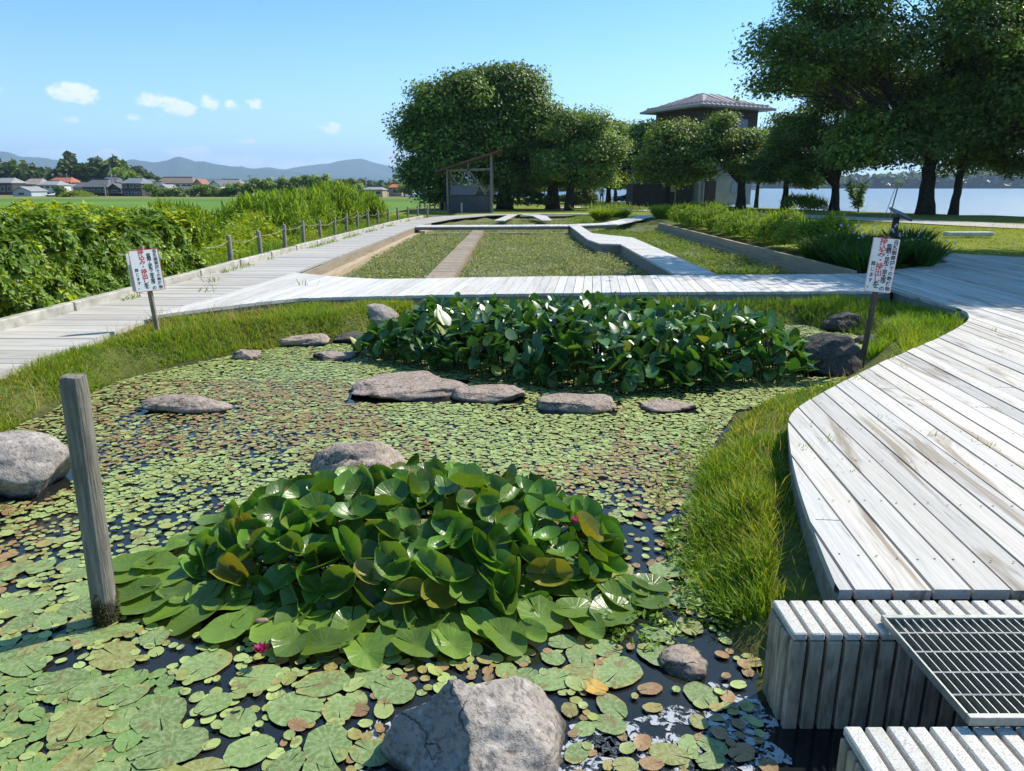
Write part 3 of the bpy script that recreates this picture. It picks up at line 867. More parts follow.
FONT_SIZE = {}
def text_mesh(mb, chars, col):
    """chars: (character, x, z, size) on the board plane; returns letters as filled meshes"""
    for ch, x, z, sz in chars:
        cu = bpy.data.curves.new('letter', 'FONT'); cu.body = ch; cu.size = sz; cu.align_x = 'CENTER'; cu.align_y = 'CENTER'; cu.resolution_u = 2; cu.offset = sz * .018
        o = bpy.data.objects.new('letter', cu); COL.objects.link(o)
        dg = bpy.context.evaluated_depsgraph_get(); me = o.evaluated_get(dg).to_mesh()
        V = np.zeros(len(me.vertices) * 3); me.vertices.foreach_get('co', V); V = V.reshape(-1, 3)
        fl = [tuple(p.vertices) for p in me.polygons]
        if len(V):
            mb.polys(np.c_[V[:, 0] + x, np.zeros(len(V)), V[:, 1] + z], fl, col)
        o.evaluated_get(dg).to_mesh_clear(); bpy.data.objects.remove(o); bpy.data.curves.remove(cu)

def sign(label, base, top, w, h, zc, yaw, back=None, border=.006, stake=None):
    """two-board notice on a leaning stake; text runs in columns from the right"""
    base = Vector(base); top = Vector(top)
    t = thing('notice_sign', label, 'sign', base)
    ax = (top - base).normalized()
    s = MB(); s.bar(base - ax * .25, top, .05, .04, bev=.004); obj('stake', s, stake or M['brownwood'], t)
    # board frame: x right, z along the stake
    xr = Vector((math.cos(yaw), math.sin(yaw), 0)); xr = (xr - ax * xr.dot(ax)).normalized(); nf = xr.cross(ax).normalized()     # nf faces the camera side (-y)
    if nf.y > 0: nf = -nf
    c = base + ax * zc + nf * .034
    R = Matrix((xr, nf, ax)).transposed()
    def put(mb, off=0.0):
        o = MB()
        for V, F, C in zip(mb.V, [None] * len(mb.V), mb.C): pass
        return mb
    b = MB(); b.box(c, (w, .012, h), R=R, bev=.003)
    bd = obj('board', b, M['signboard'], t)
    def to_world(mb, d):
        mb.V = [np.array([tuple(c + xr * p[0] + ax * p[2] + nf * d) for p in V]).reshape(-1, 3) for V in mb.V]
        return mb
    # red rim
    rim = MB(); e = border
    for (x0, z0, x1, z1) in ((-w / 2, -h / 2, w / 2, -h / 2 + e), (-w / 2, h / 2 - e, w / 2, h / 2), (-w / 2, -h / 2 + e, -w / 2 + e, h / 2 - e), (w / 2 - e, -h / 2 + e, w / 2, h / 2 - e)):
        rim.polys([(x0, 0, z0), (x1, 0, z0), (x1, 0, z1), (x0, 0, z1)], [(0, 1, 2, 3)])
    obj('red_border', to_world(rim, .0075), M['red'], bd)
    cols = [('自然観察園での動植物', .36, .095, 'ink', .46, -.46), ('（魚類・昆虫・草木等）の', .14, .105, 'ink', .44, -.46), ('持込み・持出しを', -.10, .145, 'mix', .46, -.40), ('禁じます。', -.34, .09, 'ink', .02, -.42)]
    red, ink = [], []
    for s_, x, sz, colr, z0, z1 in cols:
        n = len(s_)
        for i, ch in enumerate(s_):
            z = (z0 + (z1 - z0) * i / (n - 1)) * h * .94
            it = (ch if ch not in '（）' else {'（': '︵', '）': '︶'}[ch], x * w, z, sz * h * .98)
            (red if colr == 'mix' and i < n - 1 else ink).append(it)
    r = MB(); text_mesh(r, red, None); obj('red_lettering', to_world(r, .008), M['red'], bd)
    k = MB(); text_mesh(k, ink, None); obj('black_lettering', to_world(k, .008), M['ink'], bd)
    if back:
        q = MB(); cc = base + ax * back[0] + xr * back[1] - nf * .03; q.box(cc, (back[2], .01, back[3]), R=R, bev=.002); obj('rear_board', q, M['signboard'], t)
    return t

b1 = P(159, 338, -.17); t1 = Q(141, 246, b1.y + .05)
L1 = (t1 - b1).length
d1 = b1.y / F_PX * 1.03
sign('white notice with red rim on a leaning stake in the grass by the grey boardwalk', b1, t1, 27.5 * d1, 40 * d1, L1 * .74, .80, (L1 * .73, -.10, .16, .44))
b2 = P(862, 362, -.30); t2 = Q(886, 236, b2.y + .06)
L2 = (t2 - b2).length
d2 = b2.y / F_PX * 1.02
sign('tall white notice tilted on a brown stake beside the curved deck', b2, t2, 25.5 * d2, 52 * d2, L2 * .775, -.05, None, .003, plain('dark_stake', (.11, .085, .062), .9, .2, .3, 14, .4))

def build_fence():
    t = thing('rope_fence', 'row of short grey posts linked by sagging rope beside the grey boardwalk', 'fence', (-6.42, 16.9, -.19))
    pts = []
    y = 14.9; k = 0
    while y < 46:
        x = -6.42 + (0 if y < 30 else (y - 30) ** 2 * .006)
        h = .72 + random.uniform(-.05, .05)
        lean = (random.uniform(-.03, .03), random.uniform(-.03, .03))
        mb = MB(); mb.tube([(x, y, -.4), (x + lean[0] * .6, y + lean[1] * .6, .25), (x + lean[0], y + lean[1], h - .17), (x + lean[0], y + lean[1], h - .155)], [.058, .056, .053, .042], 10)
        obj('post', mb, M['grey_post'], t)
        pts.append(Vector((x + lean[0], y + lean[1], h - .27)))
        y += 2.02 + random.uniform(-.12, .12)
    for a, b in zip(pts[:-1], pts[1:]):
        mb = MB(); sag = random.uniform(.04, .11)
        mb.tube([a.lerp(b, i / 10) + Vector((0, 0, -sag * 4 * (i / 10) * (1 - i / 10))) for i in range(11)], .008, 6)
        obj('rope', mb, M['rope'], t)
build_fence()

# ------------------------------------------------------------------ rocks
def rock(label, c, r, seed, squash=1.0, cuts=9, mat=0, rz=0, flat=None, sub=5, group=None, name='rock', tilt=0, planes=()):
    import bmesh
    rng = np.random.default_rng(seed)
    bm = bmesh.new(); bmesh.ops.create_icosphere(bm, subdivisions=sub, radius=1.0)
    V = np.array([v.co[:] for v in bm.verts]); F = np.array([[v.index for v in f.verts] for f in bm.faces]); bm.free()
    for k in range(cuts):
        n = rng.normal(size=3); n /= np.linalg.norm(n); d = rng.uniform(.58, .88)
        if flat is not None and k == 0: n = np.array([rng.uniform(-.08, .08), rng.uniform(-.12, .02), 1.0]); n /= np.linalg.norm(n); d = flat
        q = V @ n - d; V = V - np.clip(q, 0, None)[:, None] * n * .96
    for n, d in planes:
        n = np.array(n) / np.linalg.norm(n); q = V @ n - d; V = V - np.clip(q, 0, None)[:, None] * n * .97
    nr = V / np.linalg.norm(V, axis=1, keepdims=True)
    for fr, am in ((1.6, .10), (4, .05), (10, .022), (24, .011)):
        e = (fbm(V[:, 0] * fr + seed, V[:, 1] * fr + V[:, 2] * fr * .8, seed, 2) + fbm(V[:, 2] * fr - seed, V[:, 0] * fr * .7 - V[:, 1] * fr, seed + 5, 2) - 1)
        V = V + nr * (e * am * 1.6)[:, None]
    V = V * np.array(r)
    ca, sa = math.cos(rz), math.sin(rz)
    if tilt:
        ct, st = math.cos(tilt), math.sin(tilt); V = np.c_[V[:, 0] * ct - V[:, 2] * st, V[:, 1], V[:, 0] * st + V[:, 2] * ct]
    V = np.c_[V[:, 0] * ca - V[:, 1] * sa, V[:, 0] * sa + V[:, 1] * ca, V[:, 2]] + np.array(c)
    mb = MB(); mb.add(V, F)
    o = obj(name, mb, ROCKM[mat], smooth=True)
    return tag(o, label, 'rock', group)

ROCKM = [rockmat('granite', (.27, .235, .21), (.45, .405, .37), .0, 0), rockmat('pink_granite', (.27, .212, .178), (.45, .365, .31), .15, 3), rockmat('dark_stone', (.07, .062, .058), (.15, .13, .115), .2, 7)]
def rk(label, u0, v0, u1, v1, seed, hgt, z=WATER, mat=0, depth=.8, **k):
    """a rock whose foot covers the given stretch of ground"""
    a = P((u0 + u1) / 2, v1, z); s = a.y / (a.y) * (a - Vector((0, 0, EYE))).length / F_PX
    w = (u1 - u0) * s
    return rock(label, (a.x, a.y + w * depth * .42, z + hgt * .18), (w * .54, w * depth * .54, hgt * .86), seed, mat=mat, **k)

def build_rocks():
    # the big boulder in front: a slanted block with a peak left of its middle
    a = P(478, 771, WATER)
    rock('large angular granite boulder in the water in front of the lily clump', (a.x + .0, a.y + .07, WATER - .02), (.37, .33, .43), 24, cuts=7, rz=.5, sub=6, name='boulder', planes=[((.62, -.25, .74), .62), ((-.72, -.35, .60), .62), ((.05, -.72, .69), .60), ((.1, .8, .6), .6), ((-.95, -.1, .1), .8)])
    rk('grey boulder on the left bank at the picture edge behind the post', -58, 432, 40, 502, 5, .36, mat=0, depth=.8, sub=5)
    rk('long low stone alone among the lily pads left of middle', 138, 395, 217, 414, 8, .13, mat=1, depth=.45)
    rk('broad flat stone slab left of the dark leaf bed', 350, 360, 462, 402, 31, .22, mat=1, depth=.75, flat=.35, rz=.2)
    rk('flat stone second from the left in front of the dark leaf bed', 457, 380, 524, 404, 12, .17, mat=1, depth=.7, flat=.4)
    rk('flat stone third in the row before the dark leaf bed', 541, 388, 616, 414, 44, .17, mat=1, depth=.7, flat=.4, rz=-.1)
    rk('pale low stone at the right end of the stepping row', 645, 396, 697, 414, 15, .09, mat=1, depth=.7, flat=.4)
    rk('grey boulder peeking out behind the lily clump', 308, 448, 416, 492, 17, .28, mat=1, depth=.6)
    rk('small pointed stone near the far left bank', 231, 350, 258, 361, 18, .12, mat=1)
    rk('stone in the grass bank at the far left water edge', 274, 334, 322, 347, 19, .16, mat=1, flat=.5)
    rk('flat stone just left of the dark leaf bed', 308, 346, 352, 361, 20, .08, mat=1, flat=.5)
    rk('rounded stone against the left end of the dark leaf bed', 348, 310, 396, 334, 21, .38, mat=0)
    rk('dark stone low under the dark leaf bed', 326, 328, 372, 344, 27, .12, mat=2)
    rk('dark boulder left of the tilted notice stake', 808, 343, 864, 373, 22, .42, mat=2, z=-.38)
    rk('smaller dark stone behind the tilted notice stake', 832, 315, 868, 333, 23, .26, mat=2)
    rk('flat stone in shade right of the notice stake', 862, 334, 892, 345, 25, .10, mat=2)
    rk('brown stone half sunk at the foot of the grassy right bank', 668, 634, 716, 678, 26, .06, mat=1, depth=.9)
build_rocks()

# ------------------------------------------------------------------ lily leaves and floating pads
def leaf_geo(nA=18, rings=(0.28, .62, .88, 1.0), notch=.16, lobe=.1, ell=1.12):
    """round leaf with a slit; unit radius, slit towards -x. returns local r,theta grid and faces"""
    th = np.linspace(-PI + notch, PI - notch, nA)
    R = []; T = []
    for r in rings: R.append(np.full(nA, r)); T.append(th)
    R = np.r_[0, np.concatenate(R)]; T = np.r_[0, np.concatenate(T)]
    near = np.abs(np.abs(T) - PI) < .55
    x = R * np.cos(T) * ell - .10 * R * np.exp(-((np.abs(T) - PI + .38) / .3) ** 2); y = R * np.sin(T)
    f4 = []; f3 = []
    for a in range(nA - 1):
        f3.append((0, 1 + a, 2 + a))
        for k in range(len(rings) - 1):
            o = 1 + k * nA; f4.append((o + a, o + nA + a, o + nA + a + 1, o + a + 1))
    return x, y, R, T, np.array(f4), np.array(f3)

LG_HI = leaf_geo(26, notch=.05); LG_MID = leaf_geo(16, (.55, 1.0), .06); LG_LO = leaf_geo(10, (1.0,), .12)

def put_leaf(mb, g, pos, size, heading, tiltdir, tilt, cup, wave, col, rimcol, rng, fold=0.0, curl=0.0):
    x, y, R, T, f4, f3 = g
    ph = rng.uniform(0, 6.28)
    wob = 1 + (.045 * np.sin(2 * T + ph * 1.7) + .03 * np.sin(5 * T + ph * 2.3) + .02 * np.sin(9 * T + ph)) * R; x = x * wob; y = y * wob * rng.uniform(.84, 1.0)
    z = cup * R ** 2 + wave * R ** 2 * np.sin(2 * T + ph) + wave * .5 * R ** 3 * np.sin(5 * T + ph * 2) + fold * np.abs(y) + curl * np.clip(np.abs(y) - .5, 0, 1) ** 1.2
    sy = y * (1 - .35 * abs(fold) - .25 * np.abs(curl) * np.abs(y))
    v = np.c_[x, sy, z] * size
    ca, sa = math.cos(heading), math.sin(heading)
    v = np.c_[v[:, 0] * ca - v[:, 1] * sa, v[:, 0] * sa + v[:, 1] * ca, v[:, 2]]
    ax = np.array([-math.sin(tiltdir), math.cos(tiltdir), 0.0])            # tilt the normal towards tiltdir
    c, s = math.cos(tilt), math.sin(tilt)
    v = v * c + np.cross(ax, v) * s + np.outer(v @ ax, ax) * (1 - c)
    v = v + np.array(pos)
    w = np.clip((R - .72) / .28, 0, 1)[:, None] ** 2 * np.clip(.45 + .8 * np.sin(T * 1.3 + ph * 3), 0, 1)[:, None]
    cc = np.array(col)[None] * (1 - w) + np.array(rimcol)[None] * w
    k = mb.n
    if len(f4):
        mb.add(v, f4, cc, T); mb.F.append(f3 + k)
    else: mb.add(v, f3, cc, T)

MOUND_C = (-.58, 3.78); MOUND_R = (1.15, .71); MOUND_H = .34
def mound_z(x, y):
    q = ((x - MOUND_C[0]) / MOUND_R[0]) ** 2 + ((y - MOUND_C[1]) / MOUND_R[1]) ** 2
    return MOUND_H * max(0, 1 - q) ** .62

def build_clump():
    rng = np.random.default_rng(5)
    t = thing('water_lily_clump', 'mound of upright glossy water lily leaves rising from the pond', 'water lily', (MOUND_C[0], MOUND_C[1], WATER))
    pts = []
    tries = 0
    while len(pts) < 285 and tries < 14000:
        tries += 1
        a = rng.uniform(0, 2 * PI); r = math.sqrt(rng.uniform(0, 1)) * 1.02
        x = MOUND_C[0] + MOUND_R[0] * r * math.cos(a); y = MOUND_C[1] + MOUND_R[1] * r * math.sin(a)
        z = WATER + .03 + mound_z(x, y) * rng.uniform(.62, 1.12)
        if any((x - p[0]) ** 2 + (y - p[1]) ** 2 + (z - p[2]) ** 2 < .082 ** 2 for p in pts): continue
        pts.append((x, y, z, a, r))
    # the ones that show largest (front, high) become parts of their own
    pts.sort(key=lambda p: p[1] - 1.2 * (p[2] - WATER))
    rest = MB(); stems = MB()
    for i, (x, y, z, a, r) in enumerate(pts):
        size = rng.uniform(.070, .108)
        hue = rng.random()
        if hue < .72: c = np.array([.080, .185, .024]) * rng.uniform(.5, 1.45)
        elif hue < .94: c = np.array([.11, .20, .03]) * rng.uniform(.8, 1.2)
        elif hue < .992: c = np.array([.20, .20, .03]) * rng.uniform(.8, 1.1)
        else: c = np.array([.42, .24, .03]) * rng.uniform(.7, 1.1)
        rim = c * 1.35 if rng.random() < .86 else np.array([.24, .17, .06])
        # leaves lean out from the middle of the mound, many with their faces to the light
        td = math.atan2(math.sin(a) * .55 * r - .42, math.cos(a) * .55 * r + .25) + rng.normal(0, .65)
        tl = np.clip(rng.normal(.46 + .18 * r, .36), .0, 1.25)
        mb = MB() if i < 100 else rest
        put_leaf(mb, LG_HI, (x, y, z), size, rng.uniform(0, 6.28), td, tl, rng.uniform(.14, .62), rng.uniform(.03, .17), c, rim, rng, rng.uniform(0, .38) if rng.random() < .7 else rng.uniform(.35, .8), rng.uniform(0, .8) if rng.random() < .4 else 0)
        bx, by = MOUND_C[0] + (x - MOUND_C[0]) * .8, MOUND_C[1] + (y - MOUND_C[1]) * .8
        stems.tube([(bx, by, WATER - .12), ((bx + x) / 2, (by + y) / 2, z * .55 + WATER * .45), (x, y, z)], [.006, .005, .004], 5, (.10, .10, .03))
        if i < 100: obj('leaf', mb, M['lily'], t, smooth=True)
    tag(obj('foliage', rest, M['lily'], t, smooth=True), kind='stuff')
    tag(obj('stems', stems, M['grass'], t, smooth=True), kind='stuff')
    # flowers and buds
    fl = [(P(262, 653, WATER + .07), .034, (.34, .04, .12), .9), (Q(575, 524, 3.35), .028, (.45, .05, .15), .5)]
    for p, s, c, op in fl:
        f = MB()
        for ring, (n, o_, ss) in enumerate(((9, .95 * op, 1.0), (8, .6 * op, .9), (6, .3 * op, .75))):
            for k in range(n):
                th = 2 * PI * k / n + ring * .4
                d = Vector((math.cos(th) * math.sin(o_), math.sin(th) * math.sin(o_), math.cos(o_))); sd = Vector((-math.sin(th), math.cos(th), 0))
                q0 = p + d * .1 * s; m1 = p + d * s * .8 * ss + Vector((0, 0, -.1 * s)) + sd * s * .32; m2 = p + d * s * .8 * ss + Vector((0, 0, -.1 * s)) - sd * s * .32; tp = p + d * s * 1.5 * ss + Vector((0, 0, .15 * s))
                cc = np.array(c) * random.uniform(.8, 1.5)
                f.add([q0, m1, tp, m2], [(0, 1, 2, 3)], [np.array(c) * .7, cc, cc * 1.4, cc])
        obj('flower', f, M['petal'], t)
    for p, c in ((Q(174, 588, 3.36), (.10, .03, .08)), (P(262, 622, WATER + .05), (.42, .30, .20)), (Q(452, 638, 3.0), (.22, .16, .15))):
        f = MB(); V = []
        f.tube([p + Vector((-.035, -.01, .0)), p + Vector((-.02, -.005, .008)), p, p + Vector((.02, 0, .008)), p + Vector((.034, 0, .004))], [.002, .013, .018, .013, .004], 8, c)
        obj('bud', f, M['petal'], t, smooth=True)
build_clump()

def open_water(x, y):
    """0..1, how likely a gap between pads is"""
    g = fbm(x * 1.5, y * 1.1, 41, 4)
    near = sstep(3.9, 2.7, y)
    return sstep(.60 - .06 * near, .68 - .03 * near, g)

ROCK_SPOTS = []
for o in COL.objects:
    if o.get('category') == 'rock':
        bb = [o.matrix_basis @ Vector(c) for c in o.bound_box]
        ROCK_SPOTS.append((min(b.x for b in bb), max(b.x for b in bb), min(b.y for b in bb), max(b.y for b in bb)))
BED_POLY = [(-2.0, 8.7), (-1.7, 9.7), (-.9, 10.35), (2.6, 10.3), (3.3, 9.2), (3.55, 8.2), (3.1, 7.5), (2.0, 7.15), (1.1, 6.95), (.3, 7.3), (-.35, 7.55), (-1.0, 8.1)]

def build_pads():
    rng = np.random.default_rng(21)
    placed = {}
    cell = .10
    allp = []
    def ok(x, y, r, k=1.0):
        cx, cy = int(x // cell), int(y // cell); m = int(r * 2.2 // cell) + 3
        for i in range(cx - m, cx + m + 1):
            for j in range(cy - m, cy + m + 1):
                for (px, py, pr) in placed.get((i, j), ()):
                    if (x - px) ** 2 + (y - py) ** 2 < ((r + pr) * k) ** 2: return False
        return True
    def put(x, y, r): placed.setdefault((int(x // cell), int(y // cell)), []).append((x, y, r))
    def blocked(x, y, r):
        if float(sd_poly(np.array([x]), np.array([y]), POND)[0]) > -.03: return True
        return any(a + r * .3 < x < b - r * .3 and c + r * .3 < y < d - r * .3 for a, b, c, d in ROCK_SPOTS)
    big = []
    # glossy broad pads around the front of the mound
    def ring(n, q0, q1, a0, a1, s0, s1, k, kind):
        tries = 0; c = 0
        while c < n and tries < n * 60:
            tries += 1
            a = rng.uniform(a0, a1); q = rng.uniform(q0, q1)
            x = MOUND_C[0] + MOUND_R[0] * q * math.cos(a); y = MOUND_C[1] + MOUND_R[1] * q * math.sin(a) ; s = rng.uniform(s0, s1)
            if blocked(x, y, s) or not ok(x, y, s, k): continue
            put(x, y, s); big.append((x, y, s, kind)); c += 1
    ring(60, .86, 1.36, PI * 1.07, PI * 1.85, .075, .112, .68, 'glossy')
    ring(10, .95, 1.25, PI * .78, PI * 1.05, .065, .09, .72, 'glossy')
    # one yellow pad right of the boulder
    p = P(594, 690, WATER); put(p.x, p.y, .05); yellow = (p.x, p.y, .052)
    # dull broad pads nearest the camera and to the right
    def scatter(n, u0, v0, u1, v1, s0, s1, k, kind, gaps=True):
        tries = 0; c = 0
        while c < n and tries < n * 40:
            tries += 1
            p = P(rng.uniform(u0, u1), v0 + (v1 - v0) * rng.random(), WATER); s = rng.uniform(s0, s1)
            if blocked(p.x, p.y, s) or not ok(p.x, p.y, s, k): continue
            if gaps and rng.random() < float(open_water(np.array([p.x]), np.array([p.y]))[0]) * .9: continue
            put(p.x, p.y, s); big.append((p.x, p.y, s, kind)); c += 1
    scatter(26, 60, 655, 440, 790, .055, .112, .86, 'dull', True)
    scatter(20, -10, 560, 170, 680, .06, .095, .8, 'dull')
    scatter(14, 600, 560, 700, 680, .06, .10, .85, 'dull')
    scatter(22, 480, 640, 720, 771, .035, .075, .85, 'dull')
    labels = {'glossy': ('broad glossy green lily pad floating close around the leafy mound', 'glossy pads around the lily mound'),
              'dull': ('broad dull green lily pad with a blotched surface on dark near water', 'broad dull pads on the near water'),
              'small': ('small round pale green pad floating on dark water at the near corner', 'small round pads on the near water')}
    def emit(x, y, s, kind):
        mb = MB()
        if kind == 'glossy':
            c = np.array([.14, .24, .035]) * rng.uniform(.65, 1.25); rim = c * rng.uniform(.9, 1.5)
            out = math.atan2(y - MOUND_C[1], x - MOUND_C[0])
            put_leaf(mb, LG_HI, (x, y, WATER + .022 + rng.uniform(0, .03)), s * 1.12, out + rng.normal(0, .6), out, rng.uniform(-.04, .26), rng.uniform(.0, .16), rng.uniform(.03, .11), c, rim, rng, rng.uniform(0, .32))
            m = M['lily']
        elif kind == 'dull':
            h = rng.random()
            c = np.array([.14, .215, .06]) * rng.uniform(.75, 1.2) if h < .8 else np.array([.20, .20, .05]) * rng.uniform(.8, 1.1)
            rim = c * 1.1 if rng.random() < .6 else (np.array([.32, .20, .03]) if rng.random() < .6 else np.array([.16, .09, .04]))
            put_leaf(mb, LG_HI, (x, y, WATER + .007 + rng.uniform(0, .007)), s * 1.08, rng.uniform(0, 6.28), rng.uniform(0, 6.28), rng.uniform(0, .02), rng.uniform(0, .03), .012, c, rim, rng)
            m = M['pad']
        else:
            c = np.array([.115, .20, .045]) * rng.uniform(.8, 1.25)
            rim = c * 1.15 if rng.random() < .8 else np.array([.3, .26, .06])
            put_leaf(mb, LG_MID, (x, y, WATER + .005 + rng.uniform(0, .006)), s, rng.uniform(0, 6.28), rng.uniform(0, 6.28), rng.uniform(0, .03), rng.uniform(0, .06), .02, c, rim, rng)
            m = M['smallpad']
        o = obj('lily_pad', mb, m, smooth=True, loc=(x, y, WATER))
        tag(o, labels[kind][0], 'lily pad', labels[kind][1])
    for b in big: emit(*b)
    # small pads nearest the camera as things of their own
    small = []
    tries = 0
    while len(small) < 105 and tries < 9000:
        tries += 1
        p = P(rng.uniform(-8, 175), rng.uniform(675, 771), WATER); s = rng.uniform(.028, .052)
        if blocked(p.x, p.y, s) or not ok(p.x, p.y, s, .80): continue
        put(p.x, p.y, s); small.append((p.x, p.y, s))
    for s in small: emit(*s, 'small')
    mb = MB(); put_leaf(mb, LG_HI, (yellow[0], yellow[1], WATER + .014), yellow[2], 2.6, 0, .04, .05, .03, (.52, .27, .015), (.45, .16, .01), rng)
    tag(obj('lily_pad', mb, M['pad'], smooth=True), 'single orange yellow lily pad afloat just right of the big boulder', 'lily pad')
    # the carpet of little pads over the rest of the pond
    mb = MB(); n = 0
    minx, maxx, miny, maxy = -7.2, 5.4, .6, 11.2
    N = 110000
    X = rng.uniform(minx, maxx, N); Y = miny + (maxy - miny) * rng.random(N)
    X = np.where((X > .95) & (Y < 2.7), -X, X)
    d = .0315; gx, gy = np.meshgrid(np.arange(minx, maxx, d), np.arange(4.3, maxy, d * .9)); gx = gx + (np.arange(gx.shape[0]) % 2)[:, None] * d * .5
    fx = gx.ravel() + rng.normal(0, d * .33, gx.size); fy = gy.ravel() + rng.normal(0, d * .33, gx.size); sh = rng.permutation(len(fx))
    m = Y < 4.3
    nthrow = m.sum(); X = np.r_[X[m], fx[sh]]; Y = np.r_[Y[m], fy[sh]]
    S = sd_poly(X, Y, POND); O = open_water(X, Y); red = fbm(X * .55 + 3, Y * .45, 77, 4); red2 = fbm(X * 3, Y * 3, 78, 3)
    rows = (S < -.02) & (~((Y > 8.9) & (X > -1.2) & (X < 2.6)))
    vis = np.abs(X) < Y * .95 + 1.6
    for x, y, o, rd, r2 in zip(X[rows & vis], Y[rows & vis], O[rows & vis], red[rows & vis], red2[rows & vis]):
        right = x > .35 and y < 4.4
        r = min(.046, .0165 * math.exp(abs(rng.normal(0, .55)))) if y < 4.3 else min(.036, .0135 * math.exp(abs(rng.normal(0, .42))))
        if rng.random() < o * (.7 if y < 4.3 else .4) + (.06 if y < 3.2 else .0): continue
        if right and rng.random() < .45: continue
        if any(a + .01 < x < b - .01 and c + .01 < y < d - .01 for a, b, c, d in ROCK_SPOTS): continue
        if y < 4.3:
            if not ok(x, y, r, .72): continue
            put(x, y, r)
        elif rng.random() < .12: continue
        warm = sstep(.50, .60, rd + (r2 - .5) * .22) * (y < 7.6)
        h = rng.random()
        g = np.array([.27, .335, .10]) * rng.uniform(.75, 1.3)
        if h < .16: g = np.array([.25, .27, .055]) * rng.uniform(.8, 1.2)
        w = np.array([.24, .12, .05]) * rng.uniform(.7, 1.3) if rng.random() < .6 else np.array([.26, .20, .05])
        c = w if rng.random() < warm * .55 + .03 else g
        put_leaf(mb, LG_LO if y > 4.0 else LG_MID, (x, y, WATER + .004 + rng.uniform(0, .012)), r, rng.uniform(0, 6.28), rng.uniform(0, 6.28), abs(rng.normal(0, .05)), rng.uniform(0, .12), .03, c, c * rng.uniform(.9, 1.3), rng)
        n += 1
    o = obj('small_lily_pads', mb, M['smallpad'], smooth=True)
    tag(o, 'carpet of small round floating leaves covering the pond, green with rusty patches', 'lily pads', None, 'stuff')
    print('pads', len(big), len(small), n)
build_pads()

def build_scum():
    """pale film drifting between the pads at the near right"""
    rng = np.random.default_rng(4); mb = MB()
    for (u, v, w, h) in ((600, 740, 30, 26), (640, 752, 34, 22), (700, 752, 40, 24), (745, 740, 30, 26), (668, 720, 26, 10), (740, 705, 18, 10), (560, 762, 14, 12), (372, 748, 12, 24), (720, 690, 14, 6), (690, 768, 40, 10)):
        p = P(u, v, WATER); s = .0042
        n = 40; V = [(p.x, p.y, WATER + .003)]
        for k in range(n):
            th = 2 * PI * k / n; q = .45 + 1.1 * float(vnoise(np.array([math.cos(th) * 2.5 + u]), np.array([math.sin(th) * 2.5 + v]), 3)) + rng.uniform(-.08, .08)
            V.append((p.x + w * s * q * math.cos(th), p.y + h * s * 1.5 * q * math.sin(th), WATER + .003))
        mb.polys(V, [(0, 1 + k, 1 + (k + 1) % n) for k in range(n)])
    t = NT('scum'); co = t.n('ShaderNodeNewGeometry').outputs['Position']
    a = t.ramp(t.noise(co, 26, 6, .65, dist=.8), [(.47, 0), (.53, 1)])
    s1 = t.bsdf((.40, .42, .45), .35, .5)
    tr = t.n('ShaderNodeBsdfTransparent'); mx = t.n('ShaderNodeMixShader'); t.put(mx.inputs[0], a); t.t.links.new(tr.outputs[0], mx.inputs[1]); t.t.links.new(s1, mx.inputs[2])
    tag(obj('pond_scum', mb, t.done(mx.outputs[0])), 'pale broken film on the near water right of the boulder', 'pond scum', None, 'stuff')
build_scum()

# ------------------------------------------------------------------ dark upright leaf bed
def build_bed():
    rng = np.random.default_rng(9)
    pts = rand_in(BED_POLY, 3000, rng)
    x, y = pts[:, 0], pts[:, 1]
    inner = np.clip(-sd_poly(x, y, BED_POLY) / .5, 0, 1)
    h = (.08 + .42 * inner ** .55) * rng.uniform(.5, 1.12, len(x)) * (.62 + .75 * fbm(x * 1.3, y * 1.3, 14, 3))
    mb = MB(); st = MB()
    th = np.array([-1.0, -.86, -.62, -.3, .1, .5, .8, 1.0])
    # arrow-shaped blade: outline half widths along its length
    L = np.array([-.22, 0, .2, .42, .64, .84, 1.0]); Wd = np.array([.20, .36, .39, .35, .26, .14, .01])
    for i in range(len(x)):
        size = rng.uniform(.11, .20)
        az = rng.uniform(0, 2 * PI); el = np.clip(rng.normal(.72, .42), -.1, 1.4)     # blade axis elevation
        a = np.array([math.cos(az) * math.cos(el), math.sin(az) * math.cos(el), math.sin(el)])
        s = np.array([-math.sin(az), math.cos(az), 0.0]); n = np.cross(a, s)
        base = np.array([x[i], y[i], WATER + h[i]])
        hue = rng.random()
        c = np.array([.030, .078, .022]) * rng.uniform(.6, 1.5) if hue < .78 else np.array([.06, .125, .025]) * rng.uniform(.8, 1.2) if hue < .965 else np.array([.18, .19, .04])
        droop = rng.uniform(0, .3); fold = rng.uniform(.1, .5)
        V = []
        for l, w in zip(L, Wd):
            m = base + a * (l * size) - np.array([0, 0, 1]) * droop * size * max(l, 0) ** 2
            ww = w * size * .95
            V += [m - s * ww - n * ww * fold * -1, m, m + s * ww - n * ww * fold * -1]
        f = []
        for k in range(len(L) - 1):
            f += [(3 * k, 3 * k + 1, 3 * k + 4, 3 * k + 3), (3 * k + 1, 3 * k + 2, 3 * k + 5, 3 * k + 4)]
        mb.add(V, f, c)
        if i % 2 == 0:
            st.tube([(x[i], y[i], WATER - .05), tuple(base)], [.006, .004], 4, (.05, .08, .02), cap=False)
    o = obj('pond_leaf_bed', mb, M['dark_leaf'], smooth=True)
    tag(o, 'dense bed of dark green upright arrow shaped leaves in the pond before the boardwalk', 'water plants', None, 'stuff')
    tag(obj('leaf_stems', st, M['grass'], smooth=True), 'green stems under the dark pond leaves', 'water plants', None, 'stuff')
build_bed()

